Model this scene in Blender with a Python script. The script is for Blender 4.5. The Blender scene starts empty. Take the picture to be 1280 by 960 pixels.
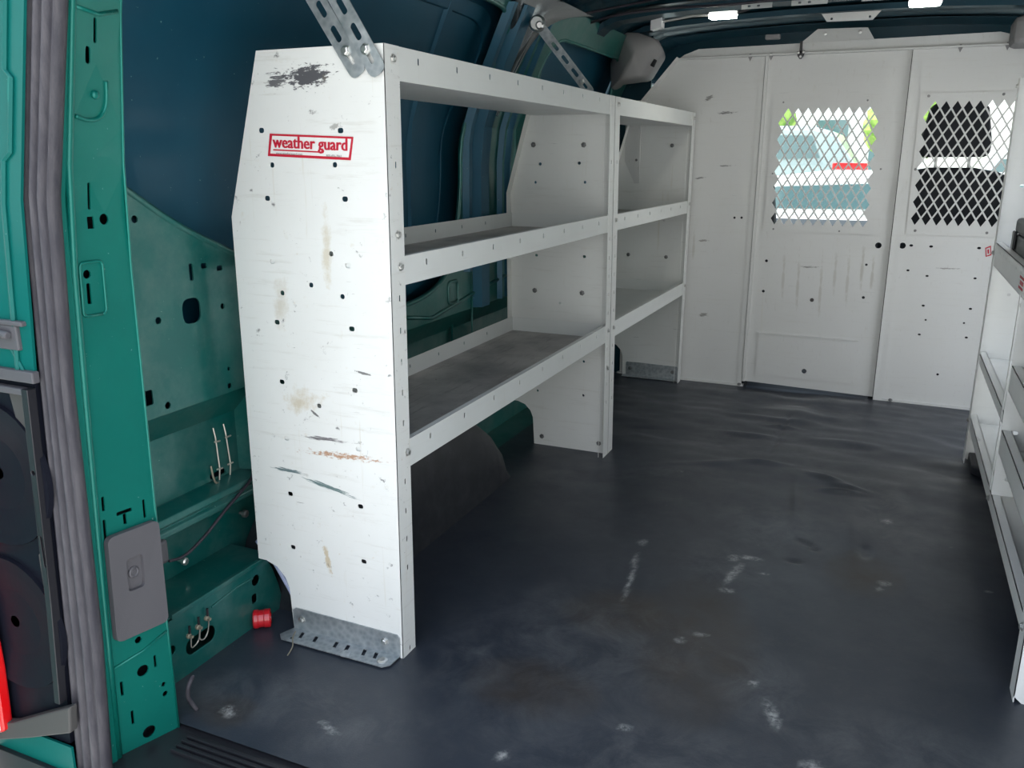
import bpy, math, random
from mathutils import Vector, Matrix, noise
from mathutils.geometry import delaunay_2d_cdt
random.seed(4)
S = bpy.context.scene
COL = S.collection
PI = math.pi

# ------------------------------------------------------------------ camera, light, exposure
def rot(yaw, pit, rol):
    cy, sy, cp, sp = math.cos(yaw), math.sin(yaw), math.cos(pit), math.sin(pit)
    fw = Vector((sy*cp, cy*cp, sp)); rt = Vector((cy, -sy, 0)); up = rt.cross(fw)
    cr, sr = math.cos(rol), math.sin(rol)
    return cr*rt + sr*up, -sr*rt + cr*up, fw
rt, up, fw = rot(-.41827, -.26126, .00156)
cam = bpy.data.objects.new('camera', bpy.data.cameras.new('camera')); COL.objects.link(cam)
cam.matrix_world = Matrix(((rt.x, up.x, -fw.x, .79514), (rt.y, up.y, -fw.y, -1.26161), (rt.z, up.z, -fw.z, .95855), (0, 0, 0, 1)))
cam.data.sensor_width = 36; cam.data.lens = 1055.617/1280*36; cam.data.clip_start = .02; cam.data.clip_end = 500
S.camera = cam
S.view_settings.view_transform = 'Standard'; S.view_settings.look = 'None'; S.view_settings.gamma = 1
S.view_settings.use_curve_mapping = False
S.view_settings.exposure = 1.1

W = bpy.data.worlds.new('World'); S.world = W; W.use_nodes = True
nt = W.node_tree; nt.nodes.clear()
wo = nt.nodes.new('ShaderNodeOutputWorld'); bg = nt.nodes.new('ShaderNodeBackground')
tc = nt.nodes.new('ShaderNodeTexCoord'); sep = nt.nodes.new('ShaderNodeSeparateXYZ'); rp = nt.nodes.new('ShaderNodeValToRGB')
nt.links.new(tc.outputs['Generated'], sep.inputs[0]); nt.links.new(sep.outputs['Z'], rp.inputs[0])
rp.color_ramp.elements[0].position = 0.0; rp.color_ramp.elements[0].color = (1.0, .985, .93, 1)
rp.color_ramp.elements[1].position = .6; rp.color_ramp.elements[1].color = (.70, .80, 1.0, 1)
e = rp.color_ramp.elements.new(.12); e.color = (.98, .99, .97, 1)
nt.links.new(rp.outputs[0], bg.inputs['Color']); bg.inputs['Strength'].default_value = 1.25
nt.links.new(bg.outputs[0], wo.inputs[0])

sun = bpy.data.objects.new('sun', bpy.data.lights.new('sun', 'SUN')); COL.objects.link(sun)
sun.data.energy = 5.0; sun.data.angle = .01; sun.data.color = (1, .96, .88)
sun.rotation_euler = Vector((.50, .14, -.84)).to_track_quat('-Z', 'Y').to_euler()

# ------------------------------------------------------------------ helpers: objects
def props(o, label=None, cat=None, group=None, kind=None):
    if label: o['label'] = label
    if cat: o['category'] = cat
    if group: o['group'] = group
    if kind: o['kind'] = kind
    return o
def thing(name, label, cat, loc=(0, 0, 0), group=None):
    o = bpy.data.objects.new(name, None); COL.objects.link(o); o.location = loc
    o.empty_display_size = .05
    return props(o, label, cat, group)
def base_of(p):
    v = Vector((0, 0, 0))
    while p is not None: v += p.location; p = p.parent
    return v
class G:
    """collects polygons in world coordinates"""
    def __init__(s): s.v = []; s.f = []; s.m = []; s.mi = 0
    def add(s, vs, fs):
        n = len(s.v); s.v += [Vector(v) for v in vs]; s.f += [tuple(i+n for i in f) for f in fs]; s.m += [s.mi]*len(fs); return s
    def box(s, a, b, warp=None):
        x0, y0, z0 = a; x1, y1, z1 = b
        vs = [(x, y, z) for z in (z0, z1) for y in (y0, y1) for x in (x0, x1)]
        return s.add(vs, [(0, 2, 3, 1), (4, 5, 7, 6), (0, 1, 5, 4), (2, 6, 7, 3), (0, 4, 6, 2), (1, 3, 7, 5)])
    def plate(s, outer, holes, fn, t, grid=None):
        """2-D outline with holes, fn(a,b,h)->3-D, thickness t (h from 0 to t)"""
        if grid:
            o2 = []
            for i in range(len(outer)):
                p, q = Vector(outer[i]), Vector(outer[(i+1) % len(outer)]); n_ = max(1, int((q-p).length/max(grid)/.5))
                o2 += [tuple(p+(q-p)*k/n_) for k in range(n_)]
            outer = o2
        pts = [Vector(p) for p in outer]; edges = [(i, (i+1) % len(outer)) for i in range(len(outer))]
        loops = [list(range(len(outer)))]
        for h in holes:
            n = len(pts); pts += [Vector(p) for p in h]
            edges += [(n+i, n+(i+1) % len(h)) for i in range(len(h))]; loops.append(list(range(n, n+len(h))))
        nb = len(pts)
        if grid:
            xs = [p.x for p in pts[:nb]]; ys = [p.y for p in pts[:nb]]
            ga, gb = grid
            a = math.floor(min(xs)/ga)*ga
            while a < max(xs):
                b = math.floor(min(ys)/gb)*gb
                while b < max(ys):
                    if inside((a, b), outer): pts.append(Vector((a+1e-4, b+1e-4)))
                    b += gb
                a += ga
        V, E, F, ov, oe, of = delaunay_2d_cdt(pts, edges, [], 2, 1e-6)
        idx = {}
        for k, l in enumerate(ov):
            for q in l: idx[q] = k
        fs = []
        for f in F:
            c = sum((V[i] for i in f), Vector((0, 0)))/len(f)
            if any(inside(c, h) for h in holes): continue
            if not inside(c, outer): continue
            fs.append(f)
        n = len(V)
        vs = [fn(p.x, p.y, 0) for p in V] + [fn(p.x, p.y, t) for p in V]
        ff = [tuple(reversed(f)) for f in fs] + [tuple(i+n for i in f) for f in fs]
        cnt = {}
        for f in fs:
            for i in range(len(f)):
                a, b = f[i], f[(i+1) % len(f)]
                cnt[(a, b)] = 1
        for (a, b) in list(cnt):
            if (b, a) not in cnt: ff.append((a, b, b+n, a+n))
        return s.add(vs, ff)
    def tube(s, pts, r, n=8, closed=False):
        pts = [Vector(p) for p in pts]; rings = []
        for i, p in enumerate(pts):
            a = pts[max(0, i-1)]; b = pts[min(len(pts)-1, i+1)]
            d = (b-a).normalized(); u = d.orthogonal().normalized() if i == 0 else (pu - d*pu.dot(d)).normalized()
            pu = u; w = d.cross(u)
            rr = r[i] if isinstance(r, (list, tuple)) else r
            rings.append([p + rr*(math.cos(2*PI*k/n)*u + math.sin(2*PI*k/n)*w) for k in range(n)])
        vs = [v for q in rings for v in q]; fs = []
        for i in range(len(pts)-1):
            for k in range(n):
                fs.append((i*n+k, i*n+(k+1) % n, (i+1)*n+(k+1) % n, (i+1)*n+k))
        fs.append(tuple(range(n-1, -1, -1))); fs.append(tuple((len(pts)-1)*n+k for k in range(n)))
        return s.add(vs, fs)
    def lathe(s, o, ax, prof, n=20):
        """profile [(r,h)] turned round axis ax at o"""
        o = Vector(o); ax = Vector(ax).normalized(); u = ax.orthogonal().normalized(); w = ax.cross(u)
        vs = []
        for r, h in prof:
            for k in range(n): vs.append(o + ax*h + r*(math.cos(2*PI*k/n)*u + math.sin(2*PI*k/n)*w))
        fs = [(i*n+k, i*n+(k+1) % n, (i+1)*n+(k+1) % n, (i+1)*n+k) for i in range(len(prof)-1) for k in range(n)]
        fs.append(tuple(range(n-1, -1, -1))); fs.append(tuple((len(prof)-1)*n+k for k in range(n)))
        return s.add(vs, fs)
    def sheet(s, rows, t=None):
        """grid of points (list of rows)"""
        m = len(rows[0]); vs = [p for r in rows for p in r]
        return s.add(vs, [(i*m+j, i*m+j+1, (i+1)*m+j+1, (i+1)*m+j) for i in range(len(rows)-1) for j in range(m-1)])
    def sweep(s, prof, y0, y1, t=.004):
        """open profile of (x,z) given a thickness towards -x, run along y"""
        a = [(x, y, z) for y in (y0, y1) for x, z in prof]
        b = [(x-t, y, z) for y in (y0, y1) for x, z in prof]
        m = len(prof); fs = []
        for i in range(m-1):
            fs.append((i, i+1, m+i+1, m+i)); fs.append((2*m+i, 3*m+i, 3*m+i+1, 2*m+i+1))
        return s.add(a+b, fs + [(0, m, 3*m, 2*m), (m-1, 3*m-1, 4*m-1, 2*m-1)])
    def build(s, name, mat, parent=None, warp=None, bevel=0, smooth=False, solid=0, origin=None, sub=0, ang=None):
        off = base_of(parent) if parent is not None else Vector(origin or (0, 0, 0))
        vs = [(warp(v) if warp else v) - off for v in s.v]
        me = bpy.data.meshes.new(name); me.from_pydata(vs, [], s.f); me.validate(); me.update()
        mats = mat if isinstance(mat, (list, tuple)) else [mat]
        for m in mats: me.materials.append(m)
        if len(mats) > 1 and len(me.polygons) == len(s.m):
            for p, k in zip(me.polygons, s.m): p.material_index = k
        if smooth:
            for p in me.polygons: p.use_smooth = True
        o = bpy.data.objects.new(name, me); COL.objects.link(o)
        if parent is not None: o.parent = parent
        else: o.location = off
        if solid:
            q = o.modifiers.new('s', 'SOLIDIFY'); q.thickness = solid; q.offset = -1
        if bevel:
            q = o.modifiers.new('b', 'BEVEL'); q.width = bevel; q.segments = 2; q.limit_method = 'ANGLE'; q.angle_limit = math.radians(40)
        if sub:
            q = o.modifiers.new('u', 'SUBSURF'); q.levels = q.render_levels = sub
        return o
def inside(p, poly):
    x, y = p[0], p[1]; c = False; n = len(poly); j = n-1
    for i in range(n):
        xi, yi = poly[i]; xj, yj = poly[j]
        if (yi > y) != (yj > y) and x < (xj-xi)*(y-yi)/(yj-yi)+xi: c = not c
        j = i
    return c
def disc(a, b, r, n=10, rb=None):
    rb = rb or r
    return [(a+r*math.cos(2*PI*k/n+.3), b+rb*math.sin(2*PI*k/n+.3)) for k in range(n)]
def rrect(a0, b0, a1, b1, r, n=4):
    out = []
    for cx, cy, q in ((a1-r, b0+r, -PI/2), (a1-r, b1-r, 0), (a0+r, b1-r, PI/2), (a0+r, b0+r, PI)):
        for k in range(n+1): out.append((cx+r*math.cos(q+k*PI/2/n), cy+r*math.sin(q+k*PI/2/n)))
    return out
def interp(z, zs, vs):
    if z <= zs[0]: return vs[0]
    for i in range(len(zs)-1):
        if z <= zs[i+1]:
            k = (z-zs[i])/(zs[i+1]-zs[i]); return vs[i]*(1-k)+vs[i+1]*k
    return vs[-1]
XZ = lambda y, d=1: (lambda a, b, h: (a, y+d*h, b))        # plate standing across the van
YZ = lambda x, d=1: (lambda a, b, h: (x+d*h, a, b))        # plate along the van
def cr(pts, n=6):
    """smooth open curve"""
    P = [Vector(p) for p in pts]; out = []
    for i in range(len(P)-1):
        a = P[max(0, i-1)]; b = P[i]; c = P[i+1]; d = P[min(len(P)-1, i+2)]
        for k in range(n):
            t = k/n
            out.append(.5*((2*b)+(c-a)*t+(2*a-5*b+4*c-d)*t*t+(3*b-a-3*c+d)*t**3))
    out.append(P[-1]); return out
def copy_tree(o, parent=None):
    c = o.copy(); COL.objects.link(c)
    if parent is not None: c.parent = parent
    for ch in [k for k in COL.objects if k.parent == o]: copy_tree(ch, c)
    return c

# ------------------------------------------------------------------ helpers: materials
def newmat(name, col, rough=.5, metal=0, coat=0, spec=.5):
    m = bpy.data.materials.new(name); m.use_nodes = True
    b = m.node_tree.nodes['Principled BSDF']
    b.inputs['Base Color'].default_value = (*col, 1); b.inputs['Roughness'].default_value = rough
    b.inputs['Metallic'].default_value = metal; b.inputs['Coat Weight'].default_value = coat
    b.inputs['Specular IOR Level'].default_value = spec
    b.inputs['Coat Roughness'].default_value = .12
    return m
class N:
    def __init__(s, m): s.m = m; s.t = m.node_tree; s.b = s.t.nodes['Principled BSDF']; s.co = None
    def node(s, t, **k):
        n = s.t.nodes.new(t)
        for a, b in k.items(): setattr(n, a, b)
        return n
    def link(s, a, b): s.t.links.new(a, b)
    def coord(s):
        if not s.co: s.co = s.node('ShaderNodeNewGeometry').outputs['Position']
        return s.co
    def mapping(s, loc=(0, 0, 0), rot=(0, 0, 0), sc=(1, 1, 1), typ='POINT'):
        n = s.node('ShaderNodeMapping', vector_type=typ); s.link(s.coord(), n.inputs['Vector'])
        n.inputs['Location'].default_value = loc; n.inputs['Rotation'].default_value = rot; n.inputs['Scale'].default_value = sc
        return n.outputs[0]
    def noise(s, scale, detail=4, rough=.6, vec=None, dist=0):
        n = s.node('ShaderNodeTexNoise'); s.link(vec or s.coord(), n.inputs['Vector'])
        n.inputs['Scale'].default_value = scale; n.inputs['Detail'].default_value = detail
        n.inputs['Roughness'].default_value = rough; n.inputs['Distortion'].default_value = dist
        return n.outputs['Fac']
    def ramp(s, fac, lo, hi, a=0., b=1.):
        n = s.node('ShaderNodeMapRange'); s.link(fac, n.inputs[0])
        n.inputs[1].default_value = lo; n.inputs[2].default_value = hi; n.inputs[3].default_value = a; n.inputs[4].default_value = b
        return n.outputs[0]
    def math(s, op, a, b):
        n = s.node('ShaderNodeMath', operation=op)
        for i, q in enumerate((a, b)):
            if isinstance(q, (int, float)): n.inputs[i].default_value = q
            else: s.link(q, n.inputs[i])
        return n.outputs[0]
    def mix(s, fac, a, b):
        n = s.node('ShaderNodeMix', data_type='RGBA')
        for i, q in ((0, fac), (6, a), (7, b)):
            if isinstance(q, (int, float)): n.inputs[i].default_value = q
            elif isinstance(q, tuple): n.inputs[i].default_value = (*q, 1)
            else: s.link(q, n.inputs[i])
        return n.outputs[2]
    def color(s, c): s.link(c, s.b.inputs['Base Color'])
    def rough(s, c): s.link(c, s.b.inputs['Roughness'])
    def bump(s, h, strength=.3, dist=.01):
        n = s.node('ShaderNodeBump'); s.link(h, n.inputs['Height']); n.inputs['Strength'].default_value = strength
        n.inputs['Distance'].default_value = dist; s.link(n.outputs[0], s.b.inputs['Normal'])
    def blob(s, ctr, rad, ang=0, nscale=60, lo=.45, hi=.6, stretch=(1, 1, 1)):
        """a stain of its own: ellipse in the x-z plane times torn noise"""
        n = s.node('ShaderNodeVectorMath', operation='SUBTRACT'); s.link(s.coord(), n.inputs[0]); n.inputs[1].default_value = ctr
        m = s.node('ShaderNodeVectorRotate', rotation_type='Y_AXIS'); s.link(n.outputs[0], m.inputs['Vector']); m.inputs['Angle'].default_value = ang
        d = s.node('ShaderNodeVectorMath', operation='DIVIDE'); s.link(m.outputs[0], d.inputs[0]); d.inputs[1].default_value = rad
        l = s.node('ShaderNodeVectorMath', operation='LENGTH'); s.link(d.outputs[0], l.inputs[0])
        f = s.ramp(l.outputs['Value'], .2, 1.0, 1, 0)
        mm = s.node('ShaderNodeMapping'); s.link(m.outputs[0], mm.inputs['Vector']); mm.inputs['Scale'].default_value = stretch
        z = s.noise(nscale, 5, .7, mm.outputs[0])
        return s.ramp(s.math('ADD', z, s.math('MULTIPLY', s.math('SUBTRACT', f, .5), .35)), lo, hi)

def white_steel(name, marks=False, base=(.78, .79, .765), wear=1.0):
    m = newmat(name, base, .38, spec=.45); q = N(m)
    c = q.mix(q.ramp(q.noise(3.5, 5), .35, .75, 0, .30), base, (.62, .62, .58))
    h = q.mapping(sc=(2, 2, 26)); c = q.mix(q.ramp(q.noise(3.0, 6, .7, h), .56, .78, 0, .35*wear), c, (.50, .48, .42))
    v = q.mapping(sc=(30, 30, 1.6)); c = q.mix(q.ramp(q.noise(2.4, 5, .6, v), .64, .80, 0, .40*wear), c, (.55, .49, .36))
    c = q.mix(q.ramp(q.noise(38, 6, .8), .70, .76, 0, .55*wear), c, (.25, .24, .22))
    h = q.mapping(rot=(0, .12, 0), sc=(1.5, 1.5, 70)); k = q.mix(q.ramp(q.noise(6, 3, .5, h), .74, .77, 0, .7*wear), c, (.16, .16, .16)); c = k
    if marks:
        def add(c, col, amt, *a, **kw): return q.mix(q.math('MULTIPLY', q.blob(*a, **kw), amt), c, col)
        c = add(c, (.06, .06, .07), .95, (-.150, 0, 1.094), (.075, 1, .030), 0.03, nscale=75, lo=.50, hi=.56, stretch=(.7, 1, 2.2))
        c = add(c, (.07, .07, .08), .9, (-.215, 0, 1.09), (.05, 1, .035), 0.0, nscale=60, lo=.60, hi=.64, stretch=(.5, 1, 3))
        c = add(c, (.10, .09, .10), .9, (-.16, 0, .437), (.10, 1, .009), .0, nscale=55, lo=.58, hi=.64, stretch=(.4, 1, 6))
        c = add(c, (.42, .22, .11), .9, (-.12, 0, .408), (.19, 1, .015), .04, nscale=90, lo=.58, hi=.70, stretch=(.8, 1, 2.2))
        c = add(c, (.06, .12, .13), .9, (-.25, 0, .358), (.08, 1, .008), -.05, nscale=50, lo=.56, hi=.62, stretch=(.4, 1, 6))
        c = add(c, (.06, .13, .13), .9, (-.155, 0, .338), (.12, 1, .010), -.20, nscale=50, lo=.56, hi=.63, stretch=(.3, 1, 6))
        c = add(c, (.50, .40, .24), .6, (-.21, 0, .51), (.07, 1, .045), 0, nscale=30, lo=.50, hi=.75)
        c = add(c, (.52, .44, .28), .55, (-.13, 0, .80), (.015, 1, .12), 0, nscale=30, lo=.45, hi=.7)
        c = add(c, (.50, .38, .20), .7, (-.17, 0, .185), (.010, 1, .06), .25, nscale=50, lo=.48, hi=.62)
        c = add(c, (.55, .50, .40), .6, (-.24, 0, .70), (.03, 1, .09), 0, nscale=30, lo=.48, hi=.75)
        c = add(c, (.12, .12, .12), .9, (-.063, 0, .577), (.030, 1, .004), -.15, nscale=30, lo=.48, hi=.55)
        c = add(c, (.10, .10, .10), .9, (-.178, 0, .485), (.020, 1, .004), -.6, nscale=30, lo=.46, hi=.55)
        c = add(c, (.25, .24, .22), .7, (-.10, 0, 1.012), (.02, 1, .008), .2, nscale=60, lo=.5, hi=.6)
    if name.endswith('partition'):
        def add(c, col, amt, *a, **kw): return q.mix(q.math('MULTIPLY', q.blob(*a, **kw), amt), c, col)
        Y_ = 2.406
        for x, z, rx, rz, an, col in ((.12, 1.14, .07, .012, 0, (.12, .12, .12)), (.05, 1.20, .04, .02, .3, (.15, .14, .13)), (.13, .93, .06, .006, 0, (.1, .1, .1)), (.03, .88, .05, .008, .1, (.12, .12, .12)),
                (.06, .62, .05, .01, 0, (.2, .19, .17)), (.50, .53, .07, .008, .0, (.2, .2, .18)), (.08, .30, .04, .02, 0, (.2, .19, .17)), (1.0, .55, .08, .006, 0, (.25, .24, .22))):
            c = add(c, col, .8, (x, Y_, z), (rx, 1, rz), an, nscale=60, lo=.58, hi=.64, stretch=(.6, 1, 3))
        for x, z, h_, a_ in ((.40, .50, .18, .45), (.46, .47, .20, .5), (.55, .45, .22, .5), (.60, .52, .16, .45), (.65, .50, .20, .45), (.70, .55, .16, .6), (.74, .52, .12, .6), (.02, .60, .10, .5)):
            c = add(c, (.34, .31, .24), a_*.7, (x, Y_, z), (.009, 1, h_), .04, nscale=28, lo=.46, hi=.66, stretch=(2, 1, .6))
    q.color(c); q.rough(q.ramp(q.noise(12, 4), .3, .7, .30, .50)); q.bump(q.noise(260, 2), .04, .001)
    return m
M = {}
M['end'] = white_steel('white_enamel_worn', True, wear=1.5)
M['white'] = white_steel('white_enamel')
M['bulk'] = white_steel('white_enamel_partition', False, (.66, .665, .65), .7)
M['rack'] = white_steel('white_enamel_lit', False, (.90, .91, .895), .35)  # same enamel lightened, stronger light on the right rack put into the colour
M['lip'] = white_steel('white_enamel_clean', False, (.76, .78, .76), .45)
m = newmat('dirty_tray', (.3, .29, .28), .5); q = N(m)
c = q.mix(q.ramp(q.noise(6, 6, .65), .3, .62), (.26, .245, .24), (.50, .475, .45))
h = q.mapping(sc=(14, 1.2, 1)); c = q.mix(q.ramp(q.noise(5, 6, .7, h), .55, .7, 0, .5), c, (.10, .09, .085))
c = q.mix(q.ramp(q.noise(26, 5, .8), .66, .7), c, (.04, .035, .03)); q.color(c); M['tray'] = m
def paint(name, a, b, dust=0.0, rough=.28, coat=.6):
    m = newmat(name, a, rough, .35, coat); q = N(m)
    c = q.mix(q.ramp(q.noise(5, 5), .35, .7), a, b)
    c = q.mix(q.ramp(q.noise(120, 3), .72, .76, 0, .8), c, (.25, .42, .38))
    if dust: c = q.mix(q.ramp(q.noise(9, 6, .7), .42, .7, 0, dust), c, (.16, .24, .22))
    q.color(c); return m
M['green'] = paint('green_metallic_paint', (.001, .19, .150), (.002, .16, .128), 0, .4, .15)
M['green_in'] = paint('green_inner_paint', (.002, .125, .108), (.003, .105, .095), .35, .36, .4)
M['skin'] = paint('outer_skin_sky_tint', (.004, .090, .150), (.005, .074, .128), .02, .5, .12)  # van green turned bluer, sky reflection put into the colour
M['roof'] = paint('roof_paint_shaded', (.002, .040, .060), (.003, .030, .050), 0, .4, .15)  # van green darkened, shade under the roof put into the colour
M['frame'] = paint('dark_glossy_primer', (.05, .065, .075), (.035, .05, .06), 0, .16, 1)
m = newmat('galvanised', (.47, .50, .52), .42, .75); q = N(m)
vn = q.node('ShaderNodeTexVoronoi'); q.link(q.coord(), vn.inputs['Vector']); vn.inputs['Scale'].default_value = 90
q.color(q.mix(vn.outputs['Distance'], (.34, .38, .41), (.58, .61, .62))); q.rough(q.ramp(q.noise(20), .3, .7, .32, .55)); M['galv'] = m
M['bolt'] = newmat('zinc_bolt', (.62, .62, .60), .3, .9)
M['darkbolt'] = newmat('dull_bolt', (.22, .22, .22), .45, .7)
m = newmat('door_rubber', (.075, .070, .088), .62); q = N(m)
h = q.mapping(sc=(8, 8, 1.2)); q.color(q.mix(q.ramp(q.noise(9, 5, .7, h), .4, .7), (.035, .033, .043), (.075, .07, .078))); M['seal'] = m
m = newmat('grey_plastic', (.085, .082, .09), .55); q = N(m); q.bump(q.noise(600, 2), .25, .001); M['gplas'] = m
M['black'] = newmat('black_plastic', (.018, .018, .022), .38)
M['blackgloss'] = newmat('black_gloss', (.008, .009, .015), .4, 0, 0, .12)
M['lampgrey'] = newmat('lamp_grey', (.075, .072, .07), .5, spec=.2)
M['dark'] = newmat('cavity_shade', (.006, .008, .010), .8)  # near-black colour standing for the shade inside hollows and gaps
M['red'] = newmat('red_plastic', (.55, .012, .02), .28, 0, .5)
M['redlens'] = newmat('red_lens', (.72, .006, .008), .12, 0, 1)
M['whitelens'] = newmat('clear_lens', (.75, .75, .75), .15, 0, 1)
M['redink'] = newmat('red_ink', (.52, .012, .035), .5)
M['blackink'] = newmat('grey_ink', (.12, .12, .12), .6)
M['sticker'] = newmat('sticker_film', (.80, .81, .78), .35)
M['hose'] = newmat('pale_blue_hose', (.45, .50, .75), .2, 0, .6)
M['cable'] = newmat('dark_cable', (.03, .025, .035), .5)
M['trim'] = newmat('beige_grey_trim', (.24, .235, .235), .6)
M['wire'] = newmat('bare_wire', (.55, .52, .45), .4, .6)
M['corr'] = newmat('corroded_clip', (.30, .27, .20), .6, .3)
M['alu'] = newmat('aluminium_strip', (.5, .52, .5), .35, .7)
M['case'] = newmat('charcoal_case', (.07, .075, .08), .5)
M['seatcloth'] = newmat('black_seat_cloth', (.012, .013, .018), .8)
M['dash'] = newmat('dark_dash', (.02, .022, .026), .6)
M['liner'] = newmat('bounce_liner', (.5, .52, .50), .55)
m = newmat('lamp_glow', (1, 1, 1), .4); m.node_tree.nodes['Principled BSDF'].inputs['Emission Color'].default_value = (1, .98, .9, 1)
m.node_tree.nodes['Principled BSDF'].inputs['Emission Strength'].default_value = 30; M['glow'] = m

# floor rubber: dirt layers come as vertex attributes of the mesh (shapes of their own)
m = newmat('black_rubber_mat', (.03, .033, .04), .5, spec=.5); q = N(m)
at = q.node('ShaderNodeAttribute', attribute_name='dirt'); ab = q.node('ShaderNodeAttribute', attribute_name='flake')
ac = q.node('ShaderNodeAttribute', attribute_name='brown')
c = q.mix(q.ramp(q.noise(4, 5, .65), .35, .68), (.023, .030, .043), (.038, .045, .058))
c = q.mix(q.ramp(q.noise(18, 7, .8), .50, .80, 0, .35), c, (.085, .085, .088))
c = q.mix(q.math('MULTIPLY', ac.outputs['Fac'], q.ramp(q.noise(14, 5), .3, .7, .3, .9)), c, (.045, .034, .026))
c = q.mix(q.math('MULTIPLY', at.outputs['Fac'], q.ramp(q.noise(9, 8, .78, None, .6), .42, .80, 0, .8)), c, (.13, .135, .14))
c = q.mix(q.math('MULTIPLY', ab.outputs['Fac'], q.ramp(q.noise(48, 7, .85), .42, .60)), c, (.42, .42, .40))
c = q.mix(q.ramp(q.noise(95, 3, .6), .765, .78), c, (.35, .35, .34))
q.color(c); q.rough(q.ramp(q.noise(7, 5, .7), .3, .7, .30, .46)); q.bump(q.noise(300, 3), .12, .002); M['floor'] = m
m = newmat('worn_rubber_cover', (.028, .030, .036), .48); q = N(m)
q.color(q.mix(q.ramp(q.noise(14, 5, .7), .45, .75), (.010, .012, .017), (.035, .037, .043))); M['rub'] = m
m = newmat('light_concrete', (.25, .25, .25), .9); q = N(m); q.color(q.mix(q.noise(30, 4), (.46, .46, .44), (.58, .57, .55))); M['asph'] = m  # pale concrete ground, lightened to bounce more light into the van

# ------------------------------------------------------------------ the setting: ground, floor, shell
g = G(); g.box((-60, -40, -.85), (60, 70, -.65)); props(g.build('ground', M['asph']), kind='structure')

def floor_h(x, y):
    h = .0035*noise.noise(Vector((x*3, y*4, 0)))*min(1, max(0, (y-.2)))
    k = min(1, max(0, (y-.9)/.8))
    h += k*.006*noise.noise(Vector((x*3.2+3, y*9, 2.))) + k*.0025*noise.noise(Vector((x*9, y*16, 5.)))
    def ridge(cx, cy, rx, ry, a, amp):
        dx, dy = x-cx, y-cy; u = (dx*math.cos(a)+dy*math.sin(a))/rx; v = (-dx*math.sin(a)+dy*math.cos(a))/ry
        return amp*math.exp(-u*u-v*v)
    for R_ in ((.49, 1.44, .07, .020, .1, .010), (.69, 1.37, .06, .018, -.5, .010), (.735, 1.28, .06, .015, .1, .009), (.76, 1.32, .05, .014, -.2, .007),
               (.62, 1.18, .012, .16, .1, .005), (.78, .97, .02, .14, .05, .005), (.40, 1.72, .10, .02, 0, .007), (.70, 1.76, .12, .03, 0, .007), (.45, 1.95, .16, .025, 0, .006),
               (.30, 1.35, .16, .02, .5, .004), (.55, 2.05, .05, .12, .3, .006), (.50, 1.86, .05, .015, 0, .008), (.88, 1.3, .03, .16, .1, .004)): h += ridge(*R_)
    h -= .0035*math.exp(-((x-.50-.03*(y-1.7))/.006)**2)*max(0, min(1, (y-1.4)/.2, (2.15-y)/.2))
    for R_ in ((.677, .875, .02, .007, -.7, -.012), (.70, .845, .008, .006, 0, -.01), (.66, .755, .012, .006, 0, -.010), (.820, .885, .010, .030, 0, -.012)): h += ridge(*R_)
    edge = min(1, max(0, (x+.36)/.1), max(0, (2.42-y)/.08), max(0, (y+.33)/.1)) if True else 1
    cl = 1
    for bx, by in ((-.15, 0), (-.15, 1.32), (-.15, 2.37)):
        cl = min(cl, max(0, min(1, math.hypot((x-bx)/.30, (y-by)/.12)-.7)))
    return max(-.005, h*1.35)*edge*cl
NX, NY = 230, 345
g = G(); rows = []
for j in range(NY+1):
    y = -.33 + 2.75*j/NY
    rows.append([(-.36+1.80*i/NX, y, floor_h(-.36+1.80*i/NX, y)) for i in range(NX+1)])
g.sheet(rows)
fl = g.build('floor', M['floor'], smooth=True); props(fl, kind='structure')
def ell(x, y, cx, cy, rx, ry, a=0, p=1.5):
    dx, dy = x-cx, y-cy; u = (dx*math.cos(a)+dy*math.sin(a))/rx; v = (-dx*math.sin(a)+dy*math.cos(a))/ry
    return max(0., 1-(u*u+v*v))**(1/p)
DIRT = [(-.17, -.21, .20, .09, .2), (.05, -.22, .14, .05, .7), (.30, .20, .3, .25, 0), (.66, .19, .10, .16, .4), (.6, -.1, .5, .15, 0), (.20, 1.22, .2, .05, .6), (.50, .66, .12, .16, .3),
        (.9, .1, .25, .12, 0), (.15, .1, .12, .2, -.3), (.58, .95, .16, .2, 0), (.5, 1.7, .35, .35, 0), (.85, 1.2, .12, .4, .2)]
FLAKE = [(.555, .730, .035, .014, .1), (.522, .715, .016, .022, 0), (.535, .63, .012, .07, -.15), (.536, .54, .02, .012, 0), (.292, .705, .012, .022, 0), (.318, .50, .006, .12, .12), (.30, .60, .006, .05, .1),
         (.865, .725, .016, .014, 0), (.855, .690, .008, .012, 0), (.460, -.025, .014, .009, .3), (.296, -.176, .010, .016, 0), (.69, .12, .012, .05, .4), (.78, -.02, .03, .05, .5), (.262, 1.248, .008, .01, 0),
         (.865, 1.11, .016, .02, 0), (-.01, -.235, .035, .006, -.4), (-.20, -.27, .02, .012, -.5), (.485, .291, .01, .015, 0), (.646, .20, .008, .014, 0), (1.083, .778, .009, .007, 0), (1.02, 1.0, .02, .003, .8), (.52, .33, .02, .008, .2), (.60, .66, .014, .006, 0)]
BROWN = [(.52, .30, .13, .30, .15), (.38, .35, .18, .12, .2), (.27, .02, .14, .10, 0), (.82, .75, .10, .12, 0), (-.21, -.27, .07, .05, 0), (.80, .84, .03, .05, 0)]
for nm, L in (('dirt', DIRT), ('flake', FLAKE), ('brown', BROWN)):
    a = fl.data.attributes.new(nm, 'FLOAT', 'POINT'); vals = []
    for v in fl.data.vertices: vals.append(min(1., max([ell(v.co.x, v.co.y, *q) for q in L])))
    a.data.foreach_set('value', vals)

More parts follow.
